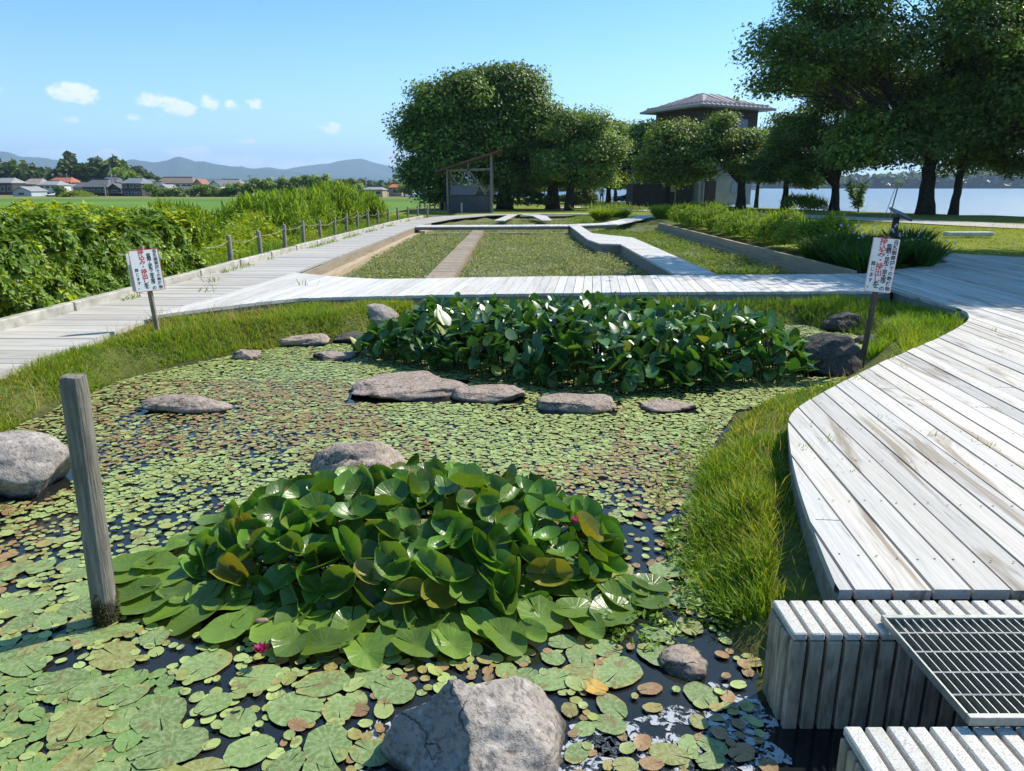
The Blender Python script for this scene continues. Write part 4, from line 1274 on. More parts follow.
# ------------------------------------------------------------------ grass
def gz(p): return ground_z(p[:, 0], p[:, 1])
ALL_WALKS = [STRIP_POLY, [(6.05, 13.98)] + DECK_EDGE + DECK_POLY[-6:], WALK_POLY]

def grass_patch(mb, poly, n, h0, h1, w, cols, seed, over=None, lean=.35, keep=None, zoff=-.01, clump=1.4, patchy=0.0):
    rng = np.random.default_rng(seed)
    p = rand_in(poly, n, rng)
    m = np.ones(len(p), bool)
    for q in ALL_WALKS: m &= ~in_poly(p[:, 0], p[:, 1], q)
    if keep is not None: m &= keep(p[:, 0], p[:, 1])
    if patchy: m &= (fbm(p[:, 0] * 2.1, p[:, 1] * 2.1, seed + 40, 4) + rng.normal(0, .05, len(p))) > .36 + .14 * patchy
    p = p[m]
    k = fbm(p[:, 0] * clump, p[:, 1] * clump, seed, 4)
    h = (h0 + (h1 - h0) * np.clip((k - .3) / .45, 0, 1)) * rng.uniform(.45, 1.1, len(p))
    base = np.c_[p, gz(p) + zoff]
    nr = np.c_[rng.normal(0, lean, len(p)), rng.normal(0, lean, len(p)), np.ones(len(p))]
    cols = np.array(cols); hue = fbm(p[:, 0] * 1.1 + 9, p[:, 1] * 1.1, seed + 3, 3)
    idx = np.clip(((hue - .25) * 2 + rng.normal(0, .28, len(p))) * len(cols), 0, len(cols) - 1).astype(int)
    c = cols[idx] * rng.uniform(.7, 1.3, len(p))[:, None]
    blades(mb, base, nr, h, w, c, rng, .55)

def leaflets(mb, base, nrm, size, col, rng, long=1.7):
    """small two-sided leaves (folded quads)"""
    n = len(base)
    nrm = nrm / np.linalg.norm(nrm, axis=1, keepdims=True)
    r = rng.normal(size=(n, 3)); a = r - (r * nrm).sum(1, keepdims=True) * nrm; a /= np.linalg.norm(a, axis=1, keepdims=True)
    b = np.cross(nrm, a); s = (np.ones(n) * size)[:, None]
    v = np.stack([base - a * s * .5 * long, base + b * s * .42 + nrm * s * .1, base + a * s * .5 * long, base - b * s * .42 + nrm * s * .1], 1).reshape(-1, 3)
    i = np.arange(n) * 4
    mb.add(v, np.stack([i, i + 1, i + 2, i + 3], 1), np.repeat(col, 4, 0))

YEL = [(.10, .18, .018), (.14, .22, .02), (.17, .24, .025), (.065, .13, .018), (.19, .22, .03)]
def build_banks():
    # left bank between pond and boardwalk
    left = [(-4.7, .5)] + [(-4.68, 9.2), (-3.8, 10.1), (-3.1, 10.75), (-1.2, 11.15), (-1.2, 10.3), (-2.0, 9.7), (-2.7, 9.4), (-3.35, 8.85), (-3.95, 8.0)] + PX(WATER, (120, 381), (60, 406), (0, 436)) + [(-4.4, 3.5), (-4.4, .5)]
    mb = MB()
    kp = lambda x, y: sd_poly(x, y, POND) > .0
    grass_patch(mb, left, 44000, .035, .18, .008, [(.12, .19, .03), (.16, .225, .025), (.20, .23, .032), (.08, .15, .02), (.22, .20, .065)], 3, keep=kp, patchy=.0)
    grass_patch(mb, left, 1800, .14, .36, .005, [(.30, .24, .12), (.22, .18, .08), (.14, .17, .04)], 4, keep=kp, lean=.6)
    o = obj('bank_grass', mb, M['grass']); tag(o, 'yellow green grass on the bank between the lily pond and the grey boardwalk', 'grass', None, 'stuff')
    # behind the leaf bed, in the shade of the pale boardwalk
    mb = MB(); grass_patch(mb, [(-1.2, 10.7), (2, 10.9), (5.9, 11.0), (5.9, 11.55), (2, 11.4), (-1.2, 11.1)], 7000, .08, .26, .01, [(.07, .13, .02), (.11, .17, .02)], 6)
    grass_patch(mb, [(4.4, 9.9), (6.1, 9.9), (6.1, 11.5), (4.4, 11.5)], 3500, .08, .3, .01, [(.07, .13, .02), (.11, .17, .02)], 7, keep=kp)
    tag(obj('bank_grass', mb, M['grass']), 'shaded green growth under the front edge of the pale boardwalk', 'grass', None, 'stuff')
    # right bank under the curved deck
    right = PX(-.25, (705, 440), (735, 408), (790, 398), (838, 388), (900, 372), (900, 352)) + [(3.0, 6.0), (2.7, 4.2), (2.1, 2.62), (1.0, 2.62)] + PX(WATER, (745, 650), (700, 600), (676, 560), (688, 505))
    mb = MB()
    grass_patch(mb, right, 30000, .025, .13, .0065, YEL, 8, keep=lambda x, y: (sd_poly(x, y, POND) > -.02), patchy=.3)
    grass_patch(mb, right, 1100, .12, .34, .004, [(.30, .24, .11), (.22, .17, .07), (.16, .18, .04)], 9, keep=lambda x, y: (sd_poly(x, y, POND) > -.02), lean=.6)
    # taller tufts towards the water
    grass_patch(mb, PX(WATER, (705, 470), (740, 470), (770, 540), (765, 640), (720, 620), (680, 560)), 9000, .10, .26, .0065, YEL, 18, keep=lambda x, y: (sd_poly(x, y, POND) > -.05), lean=.5)
    tag(obj('bank_grass', mb, M['grass']), 'bright tufted grass on the narrow bank below the curved deck', 'grass', None, 'stuff')
    mb = MB()
    inner = PX(-.25, (875, 352), (905, 340), (950, 322), (962, 310), (940, 304), (905, 318), (890, 330), (868, 345))
    grass_patch(mb, inner, 9000, .10, .30, .009, YEL, 28, lean=.45)
    grass_patch(mb, [(6.05, 11.5), (8.8, 9.9), (8.6, 9.0), (6, 7.4), (3.6, 5.9), (3.3, 6.6), (4.3, 7.9), (5.0, 9.4), (5.6, 10.4)], 14000, .08, .28, .009, YEL, 29, lean=.45, keep=lambda x, y: sd_poly(x, y, POND) > -.02)
    tag(obj('bank_grass', mb, M['grass']), 'bright grass tuft in the corner of the deck beside the notice stake', 'grass', None, 'stuff')
    # broad leaved weeds low at the water edge, near right
    mb = MB(); rng = np.random.default_rng(17)
    for poly, n, hh in ((PX(WATER, (660, 545), (690, 500), (720, 560), (745, 640), (690, 620)), 1100, .10), (PX(WATER, (560, 600), (640, 575), (690, 600), (700, 660), (620, 650)), 420, .05), (PX(WATER, (690, 430), (720, 420), (705, 470), (660, 520), (650, 490)), 420, .05)):
        p = rand_in(poly, n, rng)
        b = np.c_[p, np.maximum(gz(p), WATER) + rng.uniform(0, 1, n) ** 1.5 * hh]
        nr = np.c_[rng.normal(0, .5, n), rng.normal(0, .5, n), np.ones(n)]
        leaflets(mb, b, nr, rng.uniform(.012, .026, n), np.array([.09, .15, .02]) * rng.uniform(.6, 1.5, n)[:, None], rng, 2.2)
    tag(obj('water_edge_weeds', mb, M['grass']), 'fine leafy weeds creeping out over the water at the right bank', 'weeds', None, 'stuff')
    # tufts between deck planks
    mb = MB(); rng = np.random.default_rng(19)
    spots = [P(u, v, 0) for u, v in ((905, 366), (884, 418), (812, 424), (806, 446), (826, 440), (842, 470), (985, 445), (935, 435), (858, 378), (992, 330), (960, 322), (1000, 352))]
    for s in spots:
        n = rng.integers(6, 18); b = np.array(s)[None] + np.c_[rng.normal(0, .025, n), rng.normal(0, .05, n), np.full(n, -.02)]
        blades(mb, b, np.c_[rng.normal(0, .6, n), rng.normal(0, .6, n), np.ones(n)], rng.uniform(.03, .09, n), .006, np.array([.14, .18, .04]) * rng.uniform(.7, 1.3, n)[:, None], rng)
    for u, v, n in ((212, 282, 22), (205, 292, 14), (305, 285, 8)):
        s = P(u, v, 0); b = np.array(s)[None] + np.c_[rng.normal(0, .08, n), rng.normal(0, .08, n), np.full(n, 0)]
        blades(mb, b, np.c_[rng.normal(0, .6, n), rng.normal(0, .6, n), np.ones(n)], rng.uniform(.06, .2, n), .012, np.array([.12, .17, .04]) * rng.uniform(.7, 1.3, n)[:, None], rng)
    tag(obj('plank_weeds', mb, M['grass']), 'tiny weeds sprouting from gaps between the deck boards', 'weeds', None, 'stuff')
    # verge along the kerb and the fence
    mb = MB()
    grass_patch(mb, [(-6.2, 12), (-5.95, 16), (-5.5, 36), (-5.2, 42), (-7.2, 46), (-7.6, 36), (-7.6, 12)], 26000, .12, .40, .014, [(.10, .17, .02), (.14, .21, .025), (.08, .14, .018), (.19, .22, .03)], 33)
    grass_patch(mb, [(-5.98, 9), (-5.85, 16), (-5.3, 36), (-5.1, 36), (-5.7, 16), (-5.85, 9)], 1500, .03, .10, .01, [(.10, .17, .02), (.16, .2, .03)], 34, keep=None) if False else None
    tag(obj('verge_grass', mb, M['grass']), 'uneven grass verge along the rope fence posts', 'grass', None, 'stuff')
    rng = np.random.default_rng(35); mb = MB(); n = 2600
    yy = rng.uniform(8, 38, n); xx = np.interp(yy, [8, 14, 24, 36], [-5.98, -5.86, -5.65, -5.3]) + np.abs(rng.normal(0, .09, n))
    kk = fbm(yy * .8, yy * 0, 5, 3) > .5
    xx, yy = xx[kk], yy[kk]; n = len(xx)
    blades(mb, np.c_[xx, yy, np.full(n, -.06)], np.c_[rng.normal(0, .6, n), rng.normal(0, .6, n), np.ones(n)], rng.uniform(.03, .13, n), .013, np.array([.12, .18, .03]) * rng.uniform(.7, 1.3, n)[:, None], rng)
    tag(obj('kerb_weeds', mb, M['grass']), 'strip of weeds growing along the foot of the pale kerb', 'weeds', None, 'stuff')
build_banks()

# ------------------------------------------------------------------ hedge and tall herbs on the left
def build_hedge():
    rng = np.random.default_rng(44); N = 108000
    x0, x1, y0, y1, top = -9.0, -6.28, .4, 15.0, 1.17
    def surf(n):
        # points on the rounded box skin, pushed about by noise
        f = rng.choice(3, n, p=[.50, .38, .12])
        y = rng.uniform(y0, y1, n); x = rng.uniform(x0, x1, n); z = rng.uniform(-.2, top, n)
        nx = np.zeros((n, 3))
        x = np.where(f == 0, x1, x); nx[f == 0, 0] = 1
        z = np.where(f == 1, top, z); nx[f == 1, 2] = 1
        y = np.where(f == 2, y1, y); nx[f == 2, 1] = 1
        return np.c_[x, y, z], nx
    p, nr = surf(N)
    # round the shoulders
    cz = np.clip((p[:, 2] - (top - .45)) / .45, 0, 1); 
    p[:, 0] -= np.where(nr[:, 0] > 0, (cz ** 2) * .42, 0)
    bulge = (fbm(p[:, 1] * .9, p[:, 2] * 1.3 + p[:, 0] * .9, 6, 3) - .5) * .50 + (fbm(p[:, 1] * 3.2, p[:, 2] * 3.4 + p[:, 0] * 3, 8, 3) - .5) * .42
    depth = np.abs(rng.normal(0, .12, N))
    p = p + nr * (bulge - depth)[:, None]
    p[:, 2] += np.where(nr[:, 0] > 0, (fbm(p[:, 1] * 1.2, p[:, 1] * 0, 9, 3) - .5) * .35 * cz, 0)
    nn = nr * .8 + np.array([0, 0, .55]) + rng.normal(0, .5, (N, 3))
    p[:, 0] += np.where((nr[:, 0] > 0) & (p[:, 2] < .5), (.5 - p[:, 2]) * .42 * fbm(p[:, 1] * 1.1, p[:, 1] * 0, 19, 3), 0)
    hue = fbm(p[:, 1] * 1.4, p[:, 0] * 1.4 + p[:, 2] * 1.4, 12, 3)
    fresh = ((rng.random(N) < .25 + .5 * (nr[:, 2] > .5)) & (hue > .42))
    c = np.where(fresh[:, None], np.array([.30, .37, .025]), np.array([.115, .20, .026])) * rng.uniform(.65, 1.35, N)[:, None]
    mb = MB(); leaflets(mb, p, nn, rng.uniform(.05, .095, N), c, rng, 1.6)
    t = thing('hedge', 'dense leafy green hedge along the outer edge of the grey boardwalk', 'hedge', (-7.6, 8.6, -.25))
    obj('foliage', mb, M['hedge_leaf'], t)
    st = MB()
    for k in range(70):
        y = rng.uniform(y0, y1); x = rng.uniform(-8.6, -6.7); z = rng.uniform(.5, 1.0)
        st.tube([(x, y, -.4), (x + rng.normal(0, .1), y + rng.normal(0, .1), z * .5), (x + rng.normal(0, .25), y + rng.normal(0, .25), z)], [.018, .012, .006], 5)
    obj('stems', st, M['bark'], t)
    # dark inner mass of twigs so that the field does not show through
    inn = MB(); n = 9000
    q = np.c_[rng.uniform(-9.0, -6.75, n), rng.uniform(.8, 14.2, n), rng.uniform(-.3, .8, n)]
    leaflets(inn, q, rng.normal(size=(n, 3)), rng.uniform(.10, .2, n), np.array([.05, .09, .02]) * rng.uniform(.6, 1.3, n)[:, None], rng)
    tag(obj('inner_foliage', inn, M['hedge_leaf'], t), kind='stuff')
build_hedge()

def herb_mass(name, label, seed, blobs, n, size, cols, mat, spiky=.0, cat='shrub', kind=None):
    """leafy shrub or stand of herbs from ellipsoids (x, y, z, rx, ry, rz)"""
    rng = np.random.default_rng(seed)
    w = np.array([b[3] * b[4] * b[5] for b in blobs]) ** .75; w /= w.sum()
    k = rng.choice(len(blobs), n, p=w); B = np.array(blobs)[k]
    d = rng.normal(size=(n, 3)); d /= np.linalg.norm(d, axis=1, keepdims=True); d[:, 2] = np.where(d[:, 2] < -.5, -d[:, 2], d[:, 2])
    r = rng.uniform(.35, 1, n) ** .45
    lump = 1 + (fbm(d[:, 0] * 2.5 + k * 7, d[:, 1] * 2.5 + d[:, 2] * 2.5, seed, 3) - .5) * .8
    p = B[:, :3] + d * B[:, 3:] * (r * lump)[:, None]
    cols = np.array(cols); c = cols[rng.integers(0, len(cols), n)] * rng.uniform(.65, 1.35, n)[:, None]
    mb = MB()
    ns = int(n * spiky)
    if ns:
        up = np.c_[rng.normal(0, .33, ns), rng.normal(0, .33, ns), np.ones(ns)]
        blades(mb, p[:ns], up, rng.uniform(2.5, 6, ns) * size, size * .55, c[:ns], rng, .6)
    if n > ns: leaflets(mb, p[ns:], d[ns:] * .6 + np.array([0, 0, .6]) + rng.normal(0, .5, (n - ns, 3)), rng.uniform(.6, 1.2, n - ns) * size, c[ns:], rng, 1.8)
    o = obj(name, mb, mat, loc=(blobs[0][0], blobs[0][1], float(ground_z(np.array([blobs[0][0]]), np.array([blobs[0][1]]))[0])))
    return tag(o, label, cat, None, kind)

def build_reeds():
    LIME = [(.15, .215, .02), (.20, .25, .022), (.11, .18, .02), (.24, .26, .04)]
    mb = MB(); rng = np.random.default_rng(51)
    def stand(poly, n, h0, h1, w, seed, cols=LIME):
        r = np.random.default_rng(seed)
        p = rand_in(poly, n, r); k = fbm(p[:, 0] * .45, p[:, 1] * .45, seed, 4)
        edge = np.clip(-sd_poly(p[:, 0], p[:, 1], poly) / .8, .25, 1)
        h = (h0 + (h1 - h0) * np.clip((k - .3) / .4, 0, 1)) * r.uniform(.6, 1.1, n) * edge
        c = np.array(cols)[r.integers(0, len(cols), n)] * r.uniform(.7, 1.3, n)[:, None]
        b = np.c_[p, gz(p)]
        for k2 in range(2):
            bb = b + np.c_[np.zeros((n, 2)), h * r.uniform(0, .6, n)]
            blades(mb, bb, np.c_[r.normal(0, .22, n), r.normal(0, .22, n), np.ones(n)], h * r.uniform(.3, .65, n), w * .8, c, r, .5)
            ll = b + np.c_[r.normal(0, .12, (n, 2)), h * r.uniform(.15, .95, n)]
            leaflets(mb, ll, np.c_[r.normal(0, .6, n), r.normal(0, .6, n), np.ones(n)], r.uniform(.05, .11, n), c * r.uniform(.8, 1.2, n)[:, None], r, 2.0)
    stand([(-9.5, 13), (-7.2, 14.5), (-7.0, 20), (-8.2, 20), (-15, 24), (-17, 14)], 12000, .3, .75, .02, 52)
    stand([(-7.5, 18.5), (-7.1, 24), (-9, 27), (-10.6, 27), (-8.7, 20)], 7000, .6, 1.1, .026, 53)
    stand([(-7.6, 24), (-7.3, 30), (-8, 38), (-11.5, 40), (-10.6, 27)], 11000, .55, 1.0, .03, 54)
    stand([(-17, 6), (-9.2, 3), (-9.2, 15), (-17, 20)], 9000, .3, .8, .02, 55)
    o = obj('tall_herbs', mb, M['grass']); tag(o, 'tall lime green grasses and herbs between the rope fence and the fields', 'tall grass', None, 'stuff')
    DK = [(.10, .17, .022), (.14, .21, .022), (.075, .135, .02), (.19, .24, .025)]
    for i, (x, y, h, r, lb) in enumerate([(-8.7, 26.5, 1.6, 1.4, 'rounded lime green shrub behind the middle of the rope fence'),
                                   (-8.6, 30.5, 1.8, 1.6, 'tallest lime green shrub behind the rope fence'),
                                   (-8.3, 35.0, 2.0, 1.5, 'lime green shrub third along behind the rope fence'),
                                   (-7.9, 40.0, 1.6, 1.2, 'last lime green shrub near the wooden shelter'),
                                   (-9.2, 20.5, 1.35, 1.1, 'first tall lime green shrub where the leafy hedge ends')]):
        z = -.4
        herb_mass('shrub', lb, 60 + i, [(x, y, z + h * .5, r, r, h * .52), (x - r * .7, y + r * .3, z + h * .42, r * .8, r * .8, h * .42), (x + r * .3, y - r * .6, z + h * .36, r * .6, r * .6, h * .36)], 7500, .085, DK, M['grass'], .45)
build_reeds()

# ------------------------------------------------------------------ planted beds, clumps on the right
def build_beds():
    cols = [(.12, .15, .09), (.145, .175, .11), (.085, .125, .055), (.19, .195, .15), (.26, .25, .22)]
    def bed(poly, n, h0, h1, seed, label, w=.016, cc=cols, zo=-.02):
        mb = MB(); grass_patch(mb, poly, n, h0, h1, w, cc, seed, lean=.55, zoff=zo, clump=.8)
        r = np.random.default_rng(seed); p = rand_in(poly, n // 2, r); k = len(p)
        leaflets(mb, np.c_[p, gz(p) + r.uniform(.02, h1 * .7, k)], np.c_[r.normal(0, .6, k), r.normal(0, .6, k), np.ones(k)], r.uniform(.02, .05, k), np.array(cc)[r.integers(0, len(cc), k)] * r.uniform(.7, 1.3, k)[:, None], r, 1.8)
        tag(obj('bed_plants', mb, M['grass']), label, 'bed plants', None, 'stuff')
    bed([(-3.6, 13.7), (-1.75, 13.4), (-1.65, 30.8), (-3.85, 30.6), (-3.8, 20)], 26000, .05, .22, 71, 'low grey green plants in the left bed beside the brown wall')
    bed([(-1.15, 13.5), (3.05, 13.8), (3.05, 21.4), (2.5, 21.6), (2.35, 31.4), (-1.2, 31)], 42000, .05, .20, 72, 'low grey green plants in the middle bed')
    bed([(3.95, 14.0), (6.3, 14.1), (6.4, 33), (4.8, 33), (3.0, 32), (2.95, 27), (3.4, 26), (4.0, 24.6)], 24000, .05, .25, 73, 'low green plants in the right bed beyond the zigzag walk', cc=[(.085, .14, .035), (.11, .16, .04), (.065, .115, .028), (.15, .17, .07)])
    bed([(-4, 33), (2.2, 33.5), (4, 35), (3.2, 45.5), (-.4, 45.5), (-3.3, 39)], 16000, .06, .22, 74, 'low plants in the far beds by the shelter', .024)
    bed([(3.0, 36.5), (5.0, 35.6), (7.2, 43.4), (6.5, 45.6), (3.2, 45.6)], 7000, .1, .28, 75, 'pale green herbs in the far right bed', .03, [(.12, .18, .05), (.15, .2, .06), (.1, .15, .04)])
    # lawn texture on the right
    mb = MB()
    grass_patch(mb, [(9.3, 16.2), (10.3, 19.2), (12.8, 17.4), (40, 17), (40, 26), (15, 38), (9, 38), (8, 20)], 42000, .04, .12, .02, [(.19, .22, .025), (.15, .19, .022), (.24, .25, .04), (.11, .16, .02)], 76)
    tag(obj('lawn_grass', mb, M['grass']), 'short sunlit lawn between the clumps and the sandy path', 'grass', None, 'stuff')
build_beds()

def grass_clump(x, y, h, r, seed, label, group, cols, name='grass_clump', n=2600, w=.022, cat='grass clump'):
    rng = np.random.default_rng(seed); n = int(n)
    a = rng.uniform(0, 2 * PI, n); q = np.sqrt(rng.random(n)) * r
    z0 = float(ground_z(np.array([x]), np.array([y]))[0])
    b = np.c_[x + q * .35 * np.cos(a), y + q * .35 * np.sin(a), np.full(n, z0 - .02)]
    out = np.c_[np.cos(a) * q / r * .85, np.sin(a) * q / r * .85, np.ones(n) * 1.1] + rng.normal(0, .16, (n, 3))
    c = np.array(cols)[rng.integers(0, len(cols), n)] * rng.uniform(.7, 1.3, n)[:, None]
    mb = MB(); lift = rng.uniform(0, .45, n) * h; b[:, 2] += lift; b[:, :2] += out[:, :2] * lift[:, None] * .8
    blades(mb, b, out, (h - lift) * rng.uniform(.55, 1.1, n), w, c, rng, .75)
    return tag(obj(name, mb, M['grass'], loc=(x, y, z0)), label, cat, group)

def build_clumps():
    BRD = [(.10, .165, .020), (.13, .195, .022), (.08, .14, .018), (.17, .21, .03)]
    BR = [(.14, .215, .022), (.18, .245, .025), (.10, .17, .02), (.22, .25, .04)]
    y = 33.5; k = 0
    while y > 18.0:
        for xx, yy, go in ((7.45, y, True), (8.75, y + .8, k % 3 > 0)):
            if not go: continue
            xx += random.uniform(-.15, .15); h = random.uniform(.62, .86); r = random.uniform(.60, .78)
            tag(herb_mass('rounded_shrub', 'rounded bright green shrub in the row along the right edging', 80 + k + int(yy * 7), [(xx, yy, h * .42, r, r, h * .55), (xx + random.uniform(-.3, .3), yy + random.uniform(-.3, .3), h * .55, r * .6, r * .6, h * .5)], 3000, .055, BRD, M['grass'], .05), group='shrubs along the right edging')
        y -= 1.42; k += 1
    for i, (u, v, s, lb) in enumerate([(602, 219, 1.0, 'bright grass clump left of the pair by the far boardwalk'), (619, 218, .85, 'bright grass clump right of the pair by the far boardwalk'), (663, 220, 1.05, 'bright grass clump at the far end of the right row')]):
        p = P(u, v, -.1); grass_clump(p.x, p.y, .82 * s, .9 * s, 150 + i, lb, None, BR, w=.026)
    # dark broad iris leaves in the shade close to the deck
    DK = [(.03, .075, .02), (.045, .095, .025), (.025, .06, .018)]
    rng = np.random.default_rng(160)
    k = 0
    for yy, xa, xb in ((14.7, 7.2, 7.9), (15.5, 7.1, 8.6), (16.4, 7.1, 9.1), (17.3, 7.1, 9.6), (18.3, 8.3, 10.0)):
        x = xa
        while x <= xb:
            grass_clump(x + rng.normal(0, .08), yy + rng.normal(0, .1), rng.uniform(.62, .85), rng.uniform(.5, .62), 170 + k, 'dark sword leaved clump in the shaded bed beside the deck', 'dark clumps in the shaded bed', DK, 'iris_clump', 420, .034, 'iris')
            x += .74; k += 1
    # white blossoms among them
    mb = MB(); n = 60
    b = np.c_[rng.uniform(7.3, 9.0, n), rng.uniform(14.9, 17.4, n), rng.uniform(.5, .8, n)]
    leaflets(mb, b, rng.normal(size=(n, 3)) + np.array([0, -.5, .6]), rng.uniform(.05, .08, n), np.ones((n, 3)) * np.array([.6, .6, .62]), rng, 1.2)
    tag(obj('iris_blossoms', mb, M['petal']), 'small white blossoms scattered over the dark iris leaves', 'flowers', None, 'stuff')
build_clumps()

# ------------------------------------------------------------------ wooden shelter, tower, boards, lamp, person
M['shed_timber'] = plain('shed_timber', (.20, .185, .17), .85, .2, .25, 5, .3)
M['shed_panel'] = plain('shed_panel', (.075, .08, .092), .8, .25, .2, 3, .3)
M['shed_roof'] = plain('shed_roof', (.12, .07, .055), .8, .25, .25, 2, .2)
def build_shelter():
    a = P(448, 213, -.05); x0, y0 = a.x, a.y; W = 2.85; D = 2.6; s = a.y / F_PX
    t = thing('wooden_shelter', 'open sided wooden shelter with sloping brown roof and dark lower panels', 'shelter', (x0 + W / 2, y0 + D / 2, -.1))
    for x, y, h in ((x0, y0, 2.75), (x0 + W, y0, 3.65), (x0, y0 + D, 2.75), (x0 + W, y0 + D, 3.65)):
        p = MB(); p.bar((x, y, -.2), (x, y, h), .13, .13); obj('pillar', p, M['shed_timber'], t)
    r = MB(); k = .9 / W
    r.bar((x0 - .75, y0 + D / 2, 2.78 - .75 * k), (x0 + W + .75, y0 + D / 2, 2.78 + .9 + .75 * k), D + 1.0, .10)
    rf = obj('roof', r, M['shed_roof'], t)
    b = MB(); yy = y0 + .0
    b.bar((x0 + .07, yy, 2.62), (x0 + W - .07, yy, 2.72), .09, .13)
    b.bar((x0 + W * .48, yy, 1.5), (x0 + W * .48, yy, 3.15), .09, .09)
    for (xa, za, xb, zb) in ((.06, 2.55, .24, 1.72), (.45, 2.6, .26, 1.72), (.50, 2.6, .88, 1.12), (.74, 1.85, .62, 1.15)):
        b.bar((x0 + W * xa, yy + .012, za), (x0 + W * xb, yy + .012, zb), .07, .09)
    obj('bracing', b, M['shed_timber'], t)
    p = MB()
    for i in range(8): p.box((x0 + W / 2, y0 + .02, .02 + i * .135), (W - .14, .03, .125), 0, (.5 + random.uniform(-.06, .06),) * 3)
    obj('lower_panel', p, M['shed_panel'], t)
    p = MB(); p.box((x0 + W * .36, y0 + .08, 1.40), (W * .56, .03, .60)); obj('notice_panel', p, plain('shed_board', (.14, .16, .195), .6, .3, .15), t)
    p = MB(); p.box((x0 + W / 2, y0 + D, .65), (W - .14, .05, 1.3)); obj('rear_panel', p, M['shed_panel'], t)
    m = MB(); q = P(462, 213.5, -.05); m.bar((q.x, q.y - .3, -.3), (q.x, q.y - .3, .62), .09, .09)
    tag(obj('marker_post', m, M['kerb']), 'short pale marker post standing before the wooden shelter', 'post')
    m = MB(); q = P(492, 213, -.05); m.bar((q.x, q.y, -.3), (q.x, q.y, .62), .16, .09)
    tag(obj('marker_post', m, M['kerb']), 'short pale marker post just right of the wooden shelter', 'post')
    # paling left of the shelter
    t = thing('paling_fence', 'short fence of upright pales left of the wooden shelter', 'fence', (x0 - 1.2, y0 + .5, 0))
    for i in range(6):
        m = MB(); x = x0 - .25 - i * .33; m.bar((x, y0 + .5, -.3), (x, y0 + .5, .62 + random.uniform(-.05, .05)), .09, .06); obj('pale', m, M['brownwood'], t)
build_shelter()

